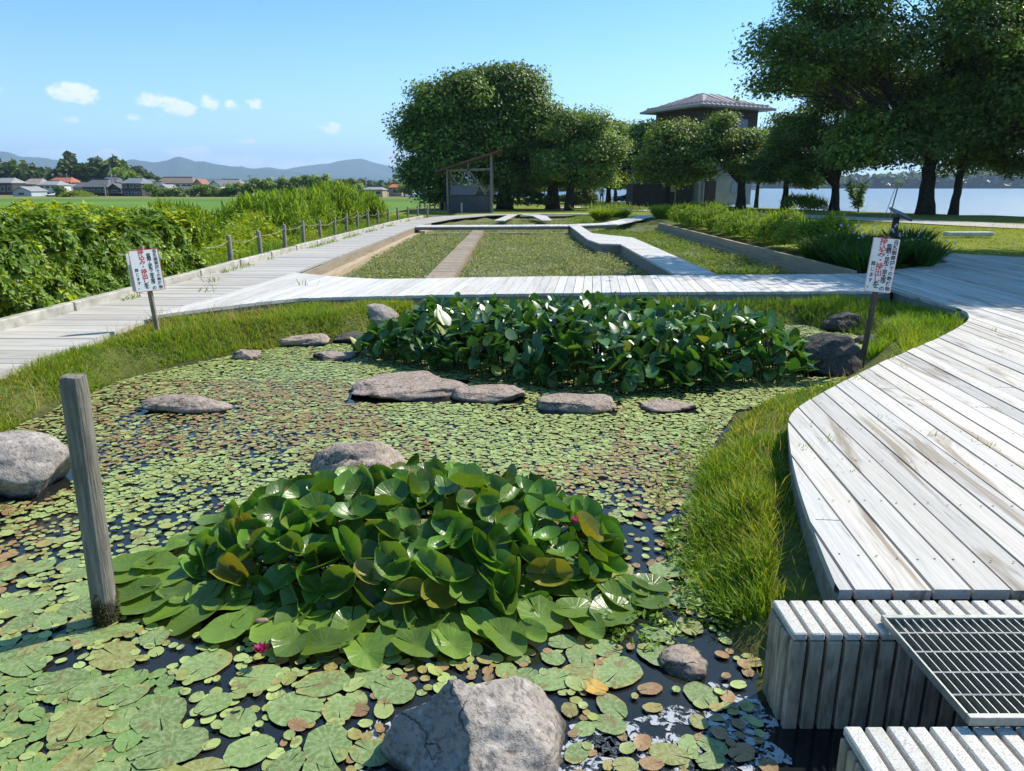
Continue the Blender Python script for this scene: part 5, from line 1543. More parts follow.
def build_tower():
    a = P(690, 204.5, 0); yv = 68.0; s = yv / F_PX
    X = lambda u: (u - CX) * s * 1.035
    cx = X(699); z = lambda v: EYE + (187 - v) * s * 1.0
    t = thing('observation_tower', 'tall lookout tower with brown upper storey and low hipped metal roof', 'tower', (cx, yv + 4, 0))
    rz = math.radians(28)
    def rot(px, py): return (cx + px * math.cos(rz) - py * math.sin(rz), yv + 4.0 + px * math.sin(rz) + py * math.cos(rz))
    conc = plain('tower_concrete', (.34, .34, .33), .9, .2, .15, 1.2, .2); brown = plain('tower_brown', (.070, .056, .052), .8, .25, .2, 2)
    w = MB(); c = rot(0, 0); w.box((c[0], c[1], 2.9), (6.4, 6.4, 5.8), rz); wl = obj('lower_wall', w, conc, t)
    # rendered courses
    for (zz, h) in ((2.55, .12), (5.75, .2)):
        q = MB(); q.box((c[0], c[1], zz), (6.52, 6.52, h), rz); obj('band', q, conc, t)
    u = MB(); u.box((c[0], c[1], 6.95), (6.5, 6.5, 2.96), rz); ub = obj('upper_wall', u, brown, t)
    for px, wd in ((-1.6, 1.3), (1.4, 1.3)):
        p = rot(px, -3.26); q = MB(); q.box((p[0], p[1], 7.0), (wd, .06, 1.0), rz); obj('window', q, plain('dark_glass', (.10, .13, .17), .15, .6, .1), ub)
    for py in (1.4, -1.4):
        p = rot(3.26, py); q = MB(); q.box((p[0], p[1], 7.0), (.06, 1.3, 1.0), rz); obj('window', q, plain('pale_glass', (.32, .38, .45), .2, .6, .1), ub)
    # hipped roof with standing seams
    e = 4.35; ze, zt, rr = 8.45, 9.85, .9
    r = MB()
    cor = [rot(-e, -e), rot(e, -e), rot(e, e), rot(-e, e)]; top = [rot(-rr, -rr * .4), rot(rr, -rr * .4), rot(rr, rr * .4), rot(-rr, rr * .4)]
    V = [(x, y, ze) for x, y in cor] + [(x, y, zt) for x, y in top] + [(x, y, ze - .18) for x, y in cor]
    r.polys(V, [(0, 1, 5, 4), (1, 2, 6, 5), (2, 3, 7, 6), (3, 0, 4, 7), (4, 5, 6, 7), (8, 9, 1, 0), (9, 10, 2, 1), (10, 11, 3, 2), (11, 8, 0, 3), (11, 10, 9, 8)])
    rm = plain('tower_roof', (.30, .25, .24), .45, .5, .15, 1.5); ro = obj('roof', r, rm, t)
    sm = MB()
    for f in range(4):
        A, B = Vector(V[f]), Vector(V[(f + 1) % 4]); C, D = Vector(V[4 + f]), Vector(V[4 + (f + 1) % 4])
        for i in range(1, 16):
            k = i / 16; lo = A.lerp(B, k)
            # seams run up the fall line until they meet the hip
            m = min(k, 1 - k) * 2; hi = lo + ((C + D) / 2 - (A + B) / 2) * min(1, m * 1.05)
            if i in (7, 8, 9): hi = C.lerp(D, (k - 7 / 16) / (2 / 16))
            sm.bar(lo + Vector((0, 0, .02)), hi + Vector((0, 0, .02)), .05, .05)
    obj('seams', sm, rm, ro)
    g = MB()
    for f in range(4):
        A, B = Vector(V[f]), Vector(V[(f + 1) % 4]); C, D = Vector(V[4 + f]), Vector(V[4 + (f + 1) % 4])
        for i in range(14):
            k = (i + .5) / 14; lo = A.lerp(B, k); hi = C.lerp(D, k); p = lo.lerp(hi, .13)
            g.box((p.x, p.y, p.z + .07), (.26, .26, .12), rz, (.6, .6, .6))
    obj('snow_guard_studs', g, plain('guards', (.5, .48, .46), .6, .4), ro)
    # doorway on the front
    p = rot(-1.9, -3.22); d = MB(); d.box((p[0], p[1], 1.15), (1.35, .10, 2.3), rz); dr = obj('door', d, plain('dark_door', (.05, .03, .028), .7, .3), t)
    p = rot(-2.72, -3.25); d = MB(); d.box((p[0], p[1], 1.25), (.16, .16, 2.5), rz); obj('door_frame', d, conc, dr)
    p = rot(1.6, -3.22); d = MB(); d.box((p[0], p[1], 1.6), (1.9, .07, 1.0), rz); obj('window', d, plain('low_glass', (.20, .24, .28), .2, .6, .1), wl)
    # timber annexe on the left in the shade of the trees
    t2 = thing('timber_annexe', 'low dark brown timber building in tree shade left of the tower', 'building', (X(640), yv - 1, 0))
    w = MB(); w.box((X(652), yv + 2.0, 1.45), (5.2, 4, 2.9)); obj('wall', w, brown, t2)
    w = MB(); w.bar((X(652) - 3.0, yv + 2, 3.0), (X(652) + 3.0, yv + 2, 3.0), 4.8, .2); obj('roof', w, M['shed_roof'], t2)
    # boards by the trees
    def board(u, v, w_px, h_px, zb, label, colr, legs=True, Y=None):
        p = P(u, v, 0) if Y is None else Vector((X(u) * Y / yv / 1.0, Y, 0)); sc = p.y / F_PX
        t = thing('information_board', label, 'notice board', (p.x, p.y, 0))
        b = MB(); b.box((p.x, p.y, zb + h_px * sc / 2), (w_px * sc, .07, h_px * sc), bev=.01); bb = obj('panel', b, plain('board_face', colr, .5, .4, .12, 3), t)
        for sx in (-.46, .46):
            l = MB(); l.bar((p.x + sx * w_px * sc, p.y + .075, -.2), (p.x + sx * w_px * sc, p.y + .075, zb + h_px * sc), .09, .09); obj('leg', l, M['grey_post'], t)
        k = MB()
        for i in range(4): k.box((p.x - w_px * sc * .02, p.y - .038, zb + h_px * sc * (.22 + .18 * i)), (w_px * sc * random.uniform(.6, .8), .006, h_px * sc * .055))
        obj('print_lines', k, plain('board_print', [c * .55 for c in colr], .6, .3), bb)
    board(749, 203.5, 13, 15, 1.3, 'large pale blue information board beside the trunk in front of the lake', (.45, .50, .56))
    board(671, 206, 8, 8, 1.2, 'small grey notice board in the shade left of the tower door', (.30, .31, .33))
build_tower()

def build_small():
    # slanted interpretive panel on a post with dark flowers behind the tilted notice
    p = P(886, 263, 0); p = Vector((8.7, 16.9, -.05)); s = p.y / F_PX
    t = thing('interpretive_panel', 'dark slanted panel on a short post behind the tilted notice', 'information panel', p)
    m = MB(); m.bar(p + Vector((-.06, 0, -.1)), p + Vector((-.02, 0, 1.0)), .11, .09); obj('post', m, plain('panel_post', (.05, .045, .042), .8, .3), t)
    m = MB(); R = Euler((math.radians(16), math.radians(22), 0)).to_matrix(); m.box(p + Vector((.06, 0, 1.06)), (.40, .5, .05), R=R, bev=.01); pn = obj('panel', m, plain('panel_face', (.10, .11, .12), .35, .5), t)
    # small lamp on a thin leaning pole at the lake edge
    q = P(889, 217.5, 0); s = q.y / F_PX
    t = thing('park_lamp', 'thin leaning lamp post with a cream lantern at the lake edge', 'lamp post', q)
    m = MB(); m.tube([q + Vector((0, 0, -.2)), q + Vector((.28, 0, 1.75))], .035, 8); m.tube([q + Vector((-.32, 0, -.2)), q + Vector((.16, 0, 1.65))], .016, 6); obj('pole', m, M['grey_post'], t)
    m = MB(); m.tube([q + Vector((.27, 0, 1.62)), q + Vector((.30, 0, 1.8)), q + Vector((.31, 0, 2.0)), q + Vector((.32, 0, 2.1))], [.07, .26, .28, .08], 10); obj('lantern', m, plain('lantern_cream', (.62, .56, .36), .5, .4), t)
    # bench-like white slab on the lawn
    q = P(968, 237, 0.0)
    m = MB(); m.box((q.x, q.y, .10), (1.5, .35, .14), bev=.02); tag(obj('stone_slab', m, plain('pale_slab', (.55, .54, .50), .9, .2)), 'low pale slab lying on the lawn at the right', 'slab')
    # shrubs at the shore
    herb_mass('shrub', 'low spreading shrub at the lake edge between two trunks', 201, [(*P(800, 209.5, 0)[:2],   .35, 1.5, 1.0, .6), (P(815, 210, .0).x, P(815, 210, .0).y, .2, .9, .8, .45)], 2600, .10, [(.10, .15, .03), (.14, .18, .04)], M['grass'], .3)
    q = P(858, 211.5, 0)
    rng = np.random.default_rng(202); mb = MB(); n = 0
    for k in range(11):
        a = rng.uniform(0, 6.28); d = Vector((math.cos(a) * .9, math.sin(a) * .9, 2.0)); 
        for j in range(60):
            f = rng.uniform(.2, 1); c = np.array(q + d * f * rng.uniform(.8, 1.0)) + rng.normal(0, .12, 3)
            leaflets(mb, c[None], np.array([[rng.normal(0, .4), rng.normal(0, .4), 1.0]]), .16, np.array([[.13, .20, .05]]) * rng.uniform(.7, 1.2), rng, 2.2)
    st = MB(); st.tube([q + Vector((0, 0, -.1)), q + Vector((.02, 0, 1.2))], [.05, .02], 6)
    t = thing('sapling', 'young feathery sapling at the lake edge between the trees', 'sapling', q); obj('crown', mb, M['grass'], t); obj('trunk', st, M['bark'], t)
    # clipped dark bushes under the left trees
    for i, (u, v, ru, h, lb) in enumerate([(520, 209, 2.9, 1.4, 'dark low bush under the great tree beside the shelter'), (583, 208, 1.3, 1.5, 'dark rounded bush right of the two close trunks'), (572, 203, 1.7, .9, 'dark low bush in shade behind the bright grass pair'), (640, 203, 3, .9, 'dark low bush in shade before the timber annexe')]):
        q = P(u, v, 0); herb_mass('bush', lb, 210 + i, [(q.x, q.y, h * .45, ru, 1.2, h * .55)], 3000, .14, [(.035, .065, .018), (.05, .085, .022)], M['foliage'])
    # two bright weeds in front of the tower
    for i, (u, v, lb) in enumerate([(612, 211, 'pale green herb patch behind the bright grass pair'), (700, 208, 'pale herb patch at the foot of the tower wall')]):
        q = P(u, v, 0); herb_mass('herb_patch', lb, 230 + i, [(q.x, q.y, .12, 2.6, 1.2, .28)], 1500, .08, [(.11, .16, .03), (.15, .2, .04)], M['grass'], .1)
build_small()

def build_person():
    Y = 74.0; q = Q(601.5, 203, Y); x, y = q.x, Y; z0 = float(ground_z(np.array([x]), np.array([y]))[0])
    t = thing('person', 'person in white hat and pale shirt walking under the trees', 'person', (x, y, z0))
    def skin(name, verts, edges, radii, mat):
        me = bpy.data.meshes.new(name); me.from_pydata(verts, edges, [])
        o = bpy.data.objects.new(name, me); COL.objects.link(o)
        md = o.modifiers.new('s', 'SKIN'); sv = me.skin_vertices[0].data
        for v, r in zip(sv, radii): v.radius = (r, r * .8) if not isinstance(r, tuple) else r
        sv[0].use_root = True
        o.modifiers.new('u', 'SUBSURF').levels = 1
        dg = bpy.context.evaluated_depsgraph_get(); m2 = bpy.data.meshes.new_from_object(o.evaluated_get(dg)); o.modifiers.clear(); o.data = m2; m2.name = name
        m2.materials.clear(); m2.materials.append(mat); o.parent = t; return o
    J = [(0, 0, .95), (0, 0, 1.15), (0, 0, 1.38), (0, 0, 1.47), (0, -.01, 1.60), (.19, 0, 1.38), (.24, .03, 1.12), (.22, -.08, .90), (-.19, 0, 1.38), (-.24, .02, 1.12), (-.23, -.06, .90), (.10, 0, .90), (.12, -.05, .50), (.12, .02, .08), (.12, -.10, .04), (-.10, 0, .90), (-.12, .06, .50), (-.12, .16, .10), (-.12, .06, .04)]
    E = [(0, 1), (1, 2), (2, 3), (3, 4), (2, 5), (5, 6), (6, 7), (2, 8), (8, 9), (9, 10), (0, 11), (11, 12), (12, 13), (13, 14), (0, 15), (15, 16), (16, 17), (17, 18)]
    R = [.14, .13, .15, .055, .10, .06, .05, .04, .06, .05, .04, .085, .065, .045, .04, .085, .065, .045, .04]
    skin('body', J, E, R, plain('skin', (.42, .27, .20), .6, .3, .08))
    skin('shirt', [J[i] for i in (1, 2, 5, 6, 8, 9)] + [(0, 0, .93)], [(6, 0), (0, 1), (1, 2), (2, 3), (1, 4), (4, 5)], [.155, .175, .08, .07, .08, .07, .16], plain('shirt', (.55, .60, .68), .8, .2, .08))
    skin('trousers', [(0, 0, .95)] + [J[i] for i in (11, 12, 13, 15, 16, 17)], [(0, 1), (1, 2), (2, 3), (0, 4), (4, 5), (5, 6)], [.15, .10, .082, .065, .10, .082, .065], plain('trousers', (.16, .19, .25), .8, .2, .08))
    h = MB(); h.tube([(0, -.01, 1.62), (0, -.01, 1.635)], [.19, .18], 14); h.tube([(0, -.01, 1.636), (0, -.01, 1.72), (0, -.01, 1.75)], [.115, .10, .05], 12)
    obj('hat', h, plain('hat', (.78, .78, .76), .8, .2, .05), t, local=True)
build_person()

# ------------------------------------------------------------------ trees
def limb(mb, a, b, r0, r1, rng, n=7, wob=.06, seg=7):
    a = np.array(a, float); b = np.array(b, float); L = np.linalg.norm(b - a); pts = []
    side = rng.normal(size=3) * wob * L
    for i in range(seg + 1):
        t = i / seg; p = a * (1 - t) + b * t + side * math.sin(PI * t) + rng.normal(size=3) * wob * .25 * L * (0 < i < seg)
        p[2] += .08 * L * math.sin(PI * t); pts.append(p)
    mb.tube(pts, [r0 + (r1 - r0) * (i / seg) ** .8 for i in range(seg + 1)], n, cap=False)
    return pts

def tree(name, label, base, trunk_r, fork_h, lobes, seed, n_leaf, leaf, cols, cl_r=.6, per=46, group=None, hang=.35, mat='foliage'):
    """base point, lobes = world ellipsoids (x, y, z, rx, ry, rz)"""
    rng = np.random.default_rng(seed)
    if n_leaf > 5000: leaf *= .72; n_leaf = int(n_leaf * 1.25); per = int(per * 1.9); cl_r *= .9
    base = np.array(base, float)
    t = thing(name, label, 'tree', base, group)
    tr = MB()
    B = np.array(lobes)
    cen = B[:, :3].mean(0)
    fork = base + np.array([(cen[0] - base[0]) * .08, (cen[1] - base[1]) * .08, fork_h])
    seg = 8; pts = []; rad = []
    for i in range(seg + 1):
        s = i / seg; pts.append(base * (1 - s) + fork * s + np.r_[rng.normal(0, trunk_r * .05, 2), 0] * (i > 0) - np.array([0, 0, .25]) * (i == 0))
        rad.append(trunk_r * (1.0 - .3 * s) * (1 + .4 * math.exp(-s * fork_h / (trunk_r * 1.2))))
    tr.tube(pts, rad, 12, jit=.06)
    w = (B[:, 3] * B[:, 4] * B[:, 5]) ** .72; w /= w.sum()
    ncl = max(8, int(n_leaf / per))
    S = []; own_of = []
    for j, b in enumerate(B):
        m = 12 if len(B) > 2 else 15
        for q in range(m):
            dd = rng.normal(size=3); dd /= np.linalg.norm(dd)
            if dd[2] < -hang: dd[2] = abs(dd[2])
            ro = rng.uniform(.50, .98); rr = .60 - .34 * ro + rng.uniform(-.05, .06)
            S.append(np.r_[b[:3] + dd * b[3:] * ro, b[3:] * rr * np.array([1.08, 1.08, .78])]); own_of.append(j)
    S = np.array(S); own_of = np.array(own_of)
    ws = (S[:, 3] * S[:, 4] * S[:, 5]) ** .72; ws /= ws.sum()
    ks = rng.choice(len(S), ncl, p=ws); k = own_of[ks]
    puff = rng.uniform(.7, 1.35, len(S))
    d = rng.normal(size=(ncl, 3)); d /= np.linalg.norm(d, axis=1, keepdims=True)
    d[:, 2] = np.where((d[:, 2] < -hang) , -d[:, 2] * .6, d[:, 2])
    r = (.42 + .58 * rng.random(ncl) ** .55)
    bump = .97 + (fbm(d[:, 0] * 2.6 + k * 3.7, d[:, 1] * 2.6 + d[:, 2] * 2.9 + k, seed, 3) - .5) * 1.1
    C = S[ks, :3] + d * S[ks, 3:] * (r * bump)[:, None]
    # limbs to every lobe, then twigs to some of the clusters
    for j in range(len(B)):
        f = np.array(pts[-1 - int(rng.integers(0, 3))])
        lp = limb(tr, f, B[j, :3] + rng.normal(size=3) * B[j, 3:] * .1, trunk_r * (.32 + .5 * (w[j] / w.max()) ** .5), trunk_r * .12, rng, 7, .07)
        own = np.where(k == j)[0]
        for c in own[:min(len(own), 16)]:
            q = lp[int(rng.integers(2, len(lp)))]
            limb(tr, q, C[c], trunk_r * .13, trunk_r * .03, rng, 5, .08, 4)
    obj('trunk', tr, M['bark'], t, smooth=True)
    n = ncl * per; kk = np.repeat(np.arange(ncl), per)
    size_c = rng.uniform(.7, 1.3, ncl)[kk][:, None]
    off = np.clip(rng.normal(size=(n, 3)), -1.7, 1.7) * np.array([cl_r, cl_r, cl_r * .40]) * size_c
    p = C[kk] + off
    nr = np.array([0, 0, .9]) + off * np.array([.5, .5, .1]) / cl_r + d[kk] * .35 + rng.normal(0, .5, (n, 3))
    cols = np.array(cols); cc = cols[rng.integers(0, len(cols), ncl)][kk] * (rng.uniform(.65, 1.4, ncl) * puff[ks])[kk][:, None] * rng.uniform(.75, 1.25, n)[:, None]
    mb = MB(); leaflets(mb, p, nr, leaf * rng.uniform(.7, 1.3, n), cc, rng, 1.5)
    obj('crown', mb, M[mat], t)
    return t

G1 = [(.060, .108, .026), (.048, .090, .024), (.08, .128, .028)]
G2 = [(.080, .132, .036), (.062, .110, .032), (.105, .155, .04)]
def ptree(label, u, v, tw, forkpx, lobes, seed, n, leaf, cols=G1, cl=.6, per=46, Y=None, group=None, depth=.85, hang=.7, name='tree'):
    p = P(u, v, 0) if Y is None else Vector((Q(u, 187, Y).x, Y, 0))
    p.z = float(ground_z(np.array([p.x]), np.array([p.y]))[0])
    s = math.hypot(p.y, 1.6) / F_PX * 1.03
    L = []
    for (cu, cv, ru, rv, *dy) in lobes:
        yy = p.y + (dy[0] * ru * s if dy else 0)
        c = Q(cu, cv, yy); L.append((c.x, yy, c.z, ru * s, ru * s * depth, rv * s))
    return tree(name, label, p, tw * s / 2, (v - forkpx) * s, L, seed, n, leaf, cols, cl, per, group, hang)

def build_trees():
    # the great tree beside the shelter and its neighbours
    ptree('broad dark tree whose low crown droops left of the wooden shelter', 446, 208, 11, 160, [(442, 114, 27, 30), (430, 148, 22, 26), (426, 178, 16, 28), (455, 150, 28, 38), (468, 104, 24, 26), (416, 128, 13, 16), (438, 196, 10, 14)], 301, 42000, .24, G1, .75, Y=56, hang=.8)
    ptree('tallest rounded tree of the dark group behind the wooden shelter', 505, 207, 13, 150, [(500, 96, 27, 25), (478, 122, 28, 32), (527, 112, 24, 30), (508, 145, 38, 32), (543, 132, 20, 26), (486, 165, 32, 26), (515, 86, 16, 14), (484, 88, 14, 14)], 302, 60000, .25, G1, .8, Y=58, hang=.7)
    ptree('thick trunked tree left of the two close trunks in the group', 553, 208.5, 12, 176, [(550, 146, 28, 27), (528, 163, 28, 22), (568, 154, 24, 28), (578, 128, 14, 14), (522, 182, 22, 13), (552, 178, 22, 12)], 303, 30000, .20, G1, .6)
    ptree('tree with the slimmer right trunk of the two close trunks', 569, 209.5, 8.5, 172, [(574, 140, 24, 24), (593, 162, 21, 22), (560, 167, 24, 20), (597, 134, 15, 18), (612, 150, 12, 14), (592, 179, 18, 11)], 304, 30000, .19, G2, .55)
    ptree('pale green tree in the middle distance left of the lake glimpse', 608, 203, 5, 175, [(620, 146, 15, 24), (604, 164, 18, 26), (632, 168, 16, 20), (616, 180, 16, 10), (610, 134, 9, 12)], 305, 18000, .26, G2, .7)
    ptree('slim tree beside the lake glimpse in the middle distance', 634, 204, 5.5, 176, [(641, 152, 16, 24), (627, 168, 18, 20), (656, 168, 15, 20), (648, 180, 16, 10), (650, 136, 9, 12)], 306, 18000, .26, G2, .7)
    ptree('bushy tree directly left of the tower', 668, 205, 6, 172, [(672, 148, 18, 24), (658, 165, 16, 22), (689, 162, 16, 24), (672, 180, 18, 12), (664, 136, 9, 12)], 307, 20000, .22, G2, .6, Y=60)
    ptree('spreading tree with a forked trunk in front of the tower', 741, 208, 8.5, 178, [(716, 143, 22, 24), (746, 152, 22, 20), (697, 160, 22, 20), (764, 166, 22, 17), (728, 166, 26, 14), (682, 150, 12, 14)], 308, 34000, .20, G2, .55)
    ptree('small tree between the information board and the broad crown', 784, 209, 6, 178, [(786, 158, 25, 22), (768, 172, 18, 14), (806, 172, 20, 18)], 309, 18000, .20, G1, .55)
    ptree('slender trunk beside the pale information board', 756, 206.5, 4, 182, [(770, 150, 18, 20), (756, 165, 15, 14)], 310, 8000, .22, G1, .6)
    ptree('mid sized lakeside tree with a straight trunk left of the sapling', 834, 210, 8.5, 180, [(822, 120, 42, 34), (838, 158, 36, 26), (806, 152, 32, 28), (862, 140, 32, 28), (850, 100, 34, 30), (798, 178, 16, 14)], 311, 46000, .20, G1, .6, hang=.6)
    # the largest lakeside tree
    ptree('largest lakeside tree with a thick trunk and a crown above the picture', 925, 213.5, 14, 150, [(930, 60, 92, 70), (846, 52, 66, 46), (800, 82, 38, 22), (1000, 70, 80, 66), (925, 140, 76, 30), (868, 140, 40, 30), (990, 150, 56, 22), (780, 48, 30, 18), (930, -30, 100, 50), (840, 8, 50, 34)], 312, 120000, .23, G1, .8, hang=.75)
    ptree('thinner lakeside trunk just right of the thickest one', 953, 214, 8, 160, [(962, 120, 40, 36), (990, 165, 32, 14), (1010, 120, 40, 36)], 313, 26000, .21, G1, .6, hang=.7)
    ptree('lakeside tree at the right picture edge', 1075, 216, 11, 160, [(1070, 80, 80, 60), (1020, 130, 50, 38), (1100, 130, 70, 40)], 314, 40000, .23, G1, .8, hang=.6)
    # the near tree beyond the right picture edge, whose branches reach in and whose shade lies on the deck
    NT_L = [(17.2, 22.0, 7.6, 5.0, 5.0, 3.4), (13.2, 22.3, 7.6, 3.3, 3.4, 1.9), (20.5, 24.0, 8.2, 5.0, 4.5, 3.2), (16.8, 25.5, 7.6, 3.8, 3.2, 2.2), (20, 19.0, 7.0, 4.4, 4.0, 2.4), (15.4, 19.6, 7.6, 3.0, 3.0, 1.6), (11.3, 22.6, 8.2, 2.2, 2.2, 1.0)]
    tree('tree', 'near tree at the right whose shadow dapples the deck corner', (18.6, 19.6, 0), .42, 3.6, [(x - .9, y - 3.4, z, a, b, c) for x, y, z, a, b, c in NT_L], 315, 90000, .16, G1, .5, 46, None, .5)
    # further trees behind, seen through the gaps
    for i, (u, v, lob) in enumerate([(585, 201, [(588, 165, 22, 26)]), (650, 201.5, [(652, 165, 20, 24)]), (615, 199.5, [(618, 172, 18, 18)]), (533, 202, [(536, 160, 30, 34)])]):
        ptree(['distant tree behind the pair of close trunks', 'distant tree behind the timber annexe', 'distant tree in the gap by the walking person', 'dark tree deep in the group behind the shelter'][i], u, v, 4.5, 182, lob, 330 + i, 9000, .34, G1, .9)
build_trees()

# ------------------------------------------------------------------ village across the fields
def house(label, u0, u1, v_ridge, v_eave, v_base, Y, wall, roof, gable=False, wins=2, storeys=1, deep=7.0, tilt=0.0, porch=False):
    s = math.hypot(Y, 2.4) / F_PX * 1.0 * (1 / (CP + (CY - 187) / F_PX * SP)) * 1.0
    s = Y / (CP + (CY - 187) / F_PX * SP) / F_PX
    xa, xb = (u0 - CX) * s, (u1 - CX) * s
    zf = float(ground_z(np.array([(xa + xb) / 2]), np.array([Y]))[0])
    zb = EYE + (187 - v_base) * s; ze = EYE + (187 - v_eave) * s; zr = EYE + (187 - v_ridge) * s
    zb = min(zb, zf)
    cx = (xa + xb) / 2; W = xb - xa
    t = thing('house', label, 'house', (cx, Y + deep / 2, zb), None, tilt)
    lw = lambda x, y, z: (x, y - deep / 2, z - zb)
    w = MB(); w.box(lw(0, deep / 2, (zb + ze) / 2), (W * .92, deep, ze - zb))
    if gable: w.polys([lw(-W * .46, .001, ze - .002), lw(W * .46, .001, ze - .002), lw(0, .001, zr - .12), lw(-W * .46, deep - .001, ze - .002), lw(W * .46, deep - .001, ze - .002), lw(0, deep - .001, zr - .12)], [(0, 1, 2), (5, 4, 3), (1, 4, 5, 2), (3, 0, 2, 5)])
    wl = obj('wall', w, HM(wall), t, local=True)
    r = MB(); o = .5; th = .16
    if gable:   # gable end faces the camera
        for sx in (-1, 1):
            r.polys([lw(sx * (W / 2), -o, ze - .1), lw(sx * (W / 2), deep + o, ze - .1), lw(0, deep + o, zr), lw(0, -o, zr), lw(sx * (W / 2), -o, ze - .1 - th), lw(sx * (W / 2), deep + o, ze - .1 - th), lw(0, deep + o, zr - th), lw(0, -o, zr - th)],
                    [(0, 1, 2, 3), (7, 6, 5, 4), (0, 3, 7, 4), (1, 5, 6, 2), (0, 4, 5, 1)])
    else:
        h = W * .5; k = min(.18 * W, 1.6)
        V = [lw(-h, -o, ze - .1), lw(h, -o, ze - .1), lw(h, deep + o, ze - .1), lw(-h, deep + o, ze - .1), lw(-h + k, deep / 2, zr), lw(h - k, deep / 2, zr)]
        V += [(x, y, z - th) for x, y, z in V[:4]]
        r.polys(V, [(0, 1, 5, 4), (2, 3, 4, 5), (1, 2, 5), (3, 0, 4), (6, 7, 1, 0), (7, 8, 2, 1), (8, 9, 3, 2), (9, 6, 0, 3), (9, 8, 7, 6)])
    rf = obj('roof', r, HM(roof), t, local=True)
    if not gable:
        q = MB(); q.bar(lw(-W * .5 + min(.18 * W, 1.6), deep / 2, zr + .06), lw(W * .5 - min(.18 * W, 1.6), deep / 2, zr + .06), .35, .22); obj('ridge', q, HM(tuple(c * .8 for c in roof)), rf, local=True)
    for f in range(storeys):
        for i in range(wins):
            x = -W * .46 + W * .92 * (i + .5) / wins + random.uniform(-.25, .25); fh = (ze - zb) / storeys
            z = zb + fh * (f + .55)
            q = MB(); q.box(lw(x, -.02, z), (min(1.7, W * .6 / wins), .08, fh * .40)); wf = obj('window', q, HM((.55, .55, .55)), t, local=True)
            q = MB(); q.box(lw(x, -.045, z), (min(1.7, W * .6 / wins) - .16, .06, fh * .40 - .16)); obj('pane', q, HM((.04, .05, .07), .2), wf, local=True)
    if porch:
        q = MB(); q.bar(lw(-W * .5, -1.2, zb + (ze - zb) * .45), lw(W * .5, -1.2, zb + (ze - zb) * .45), 2.6, .18); obj('porch_roof', q, HM(tuple(c * .85 for c in roof)), t, local=True)
    return t
_HM = {}
def HM(c, rough=.8):
    k = (tuple(round(x, 3) for x in c), rough)
    if k not in _HM: _HM[k] = plain('house_paint', c, rough, .3, .12, .6)
    return _HM[k]

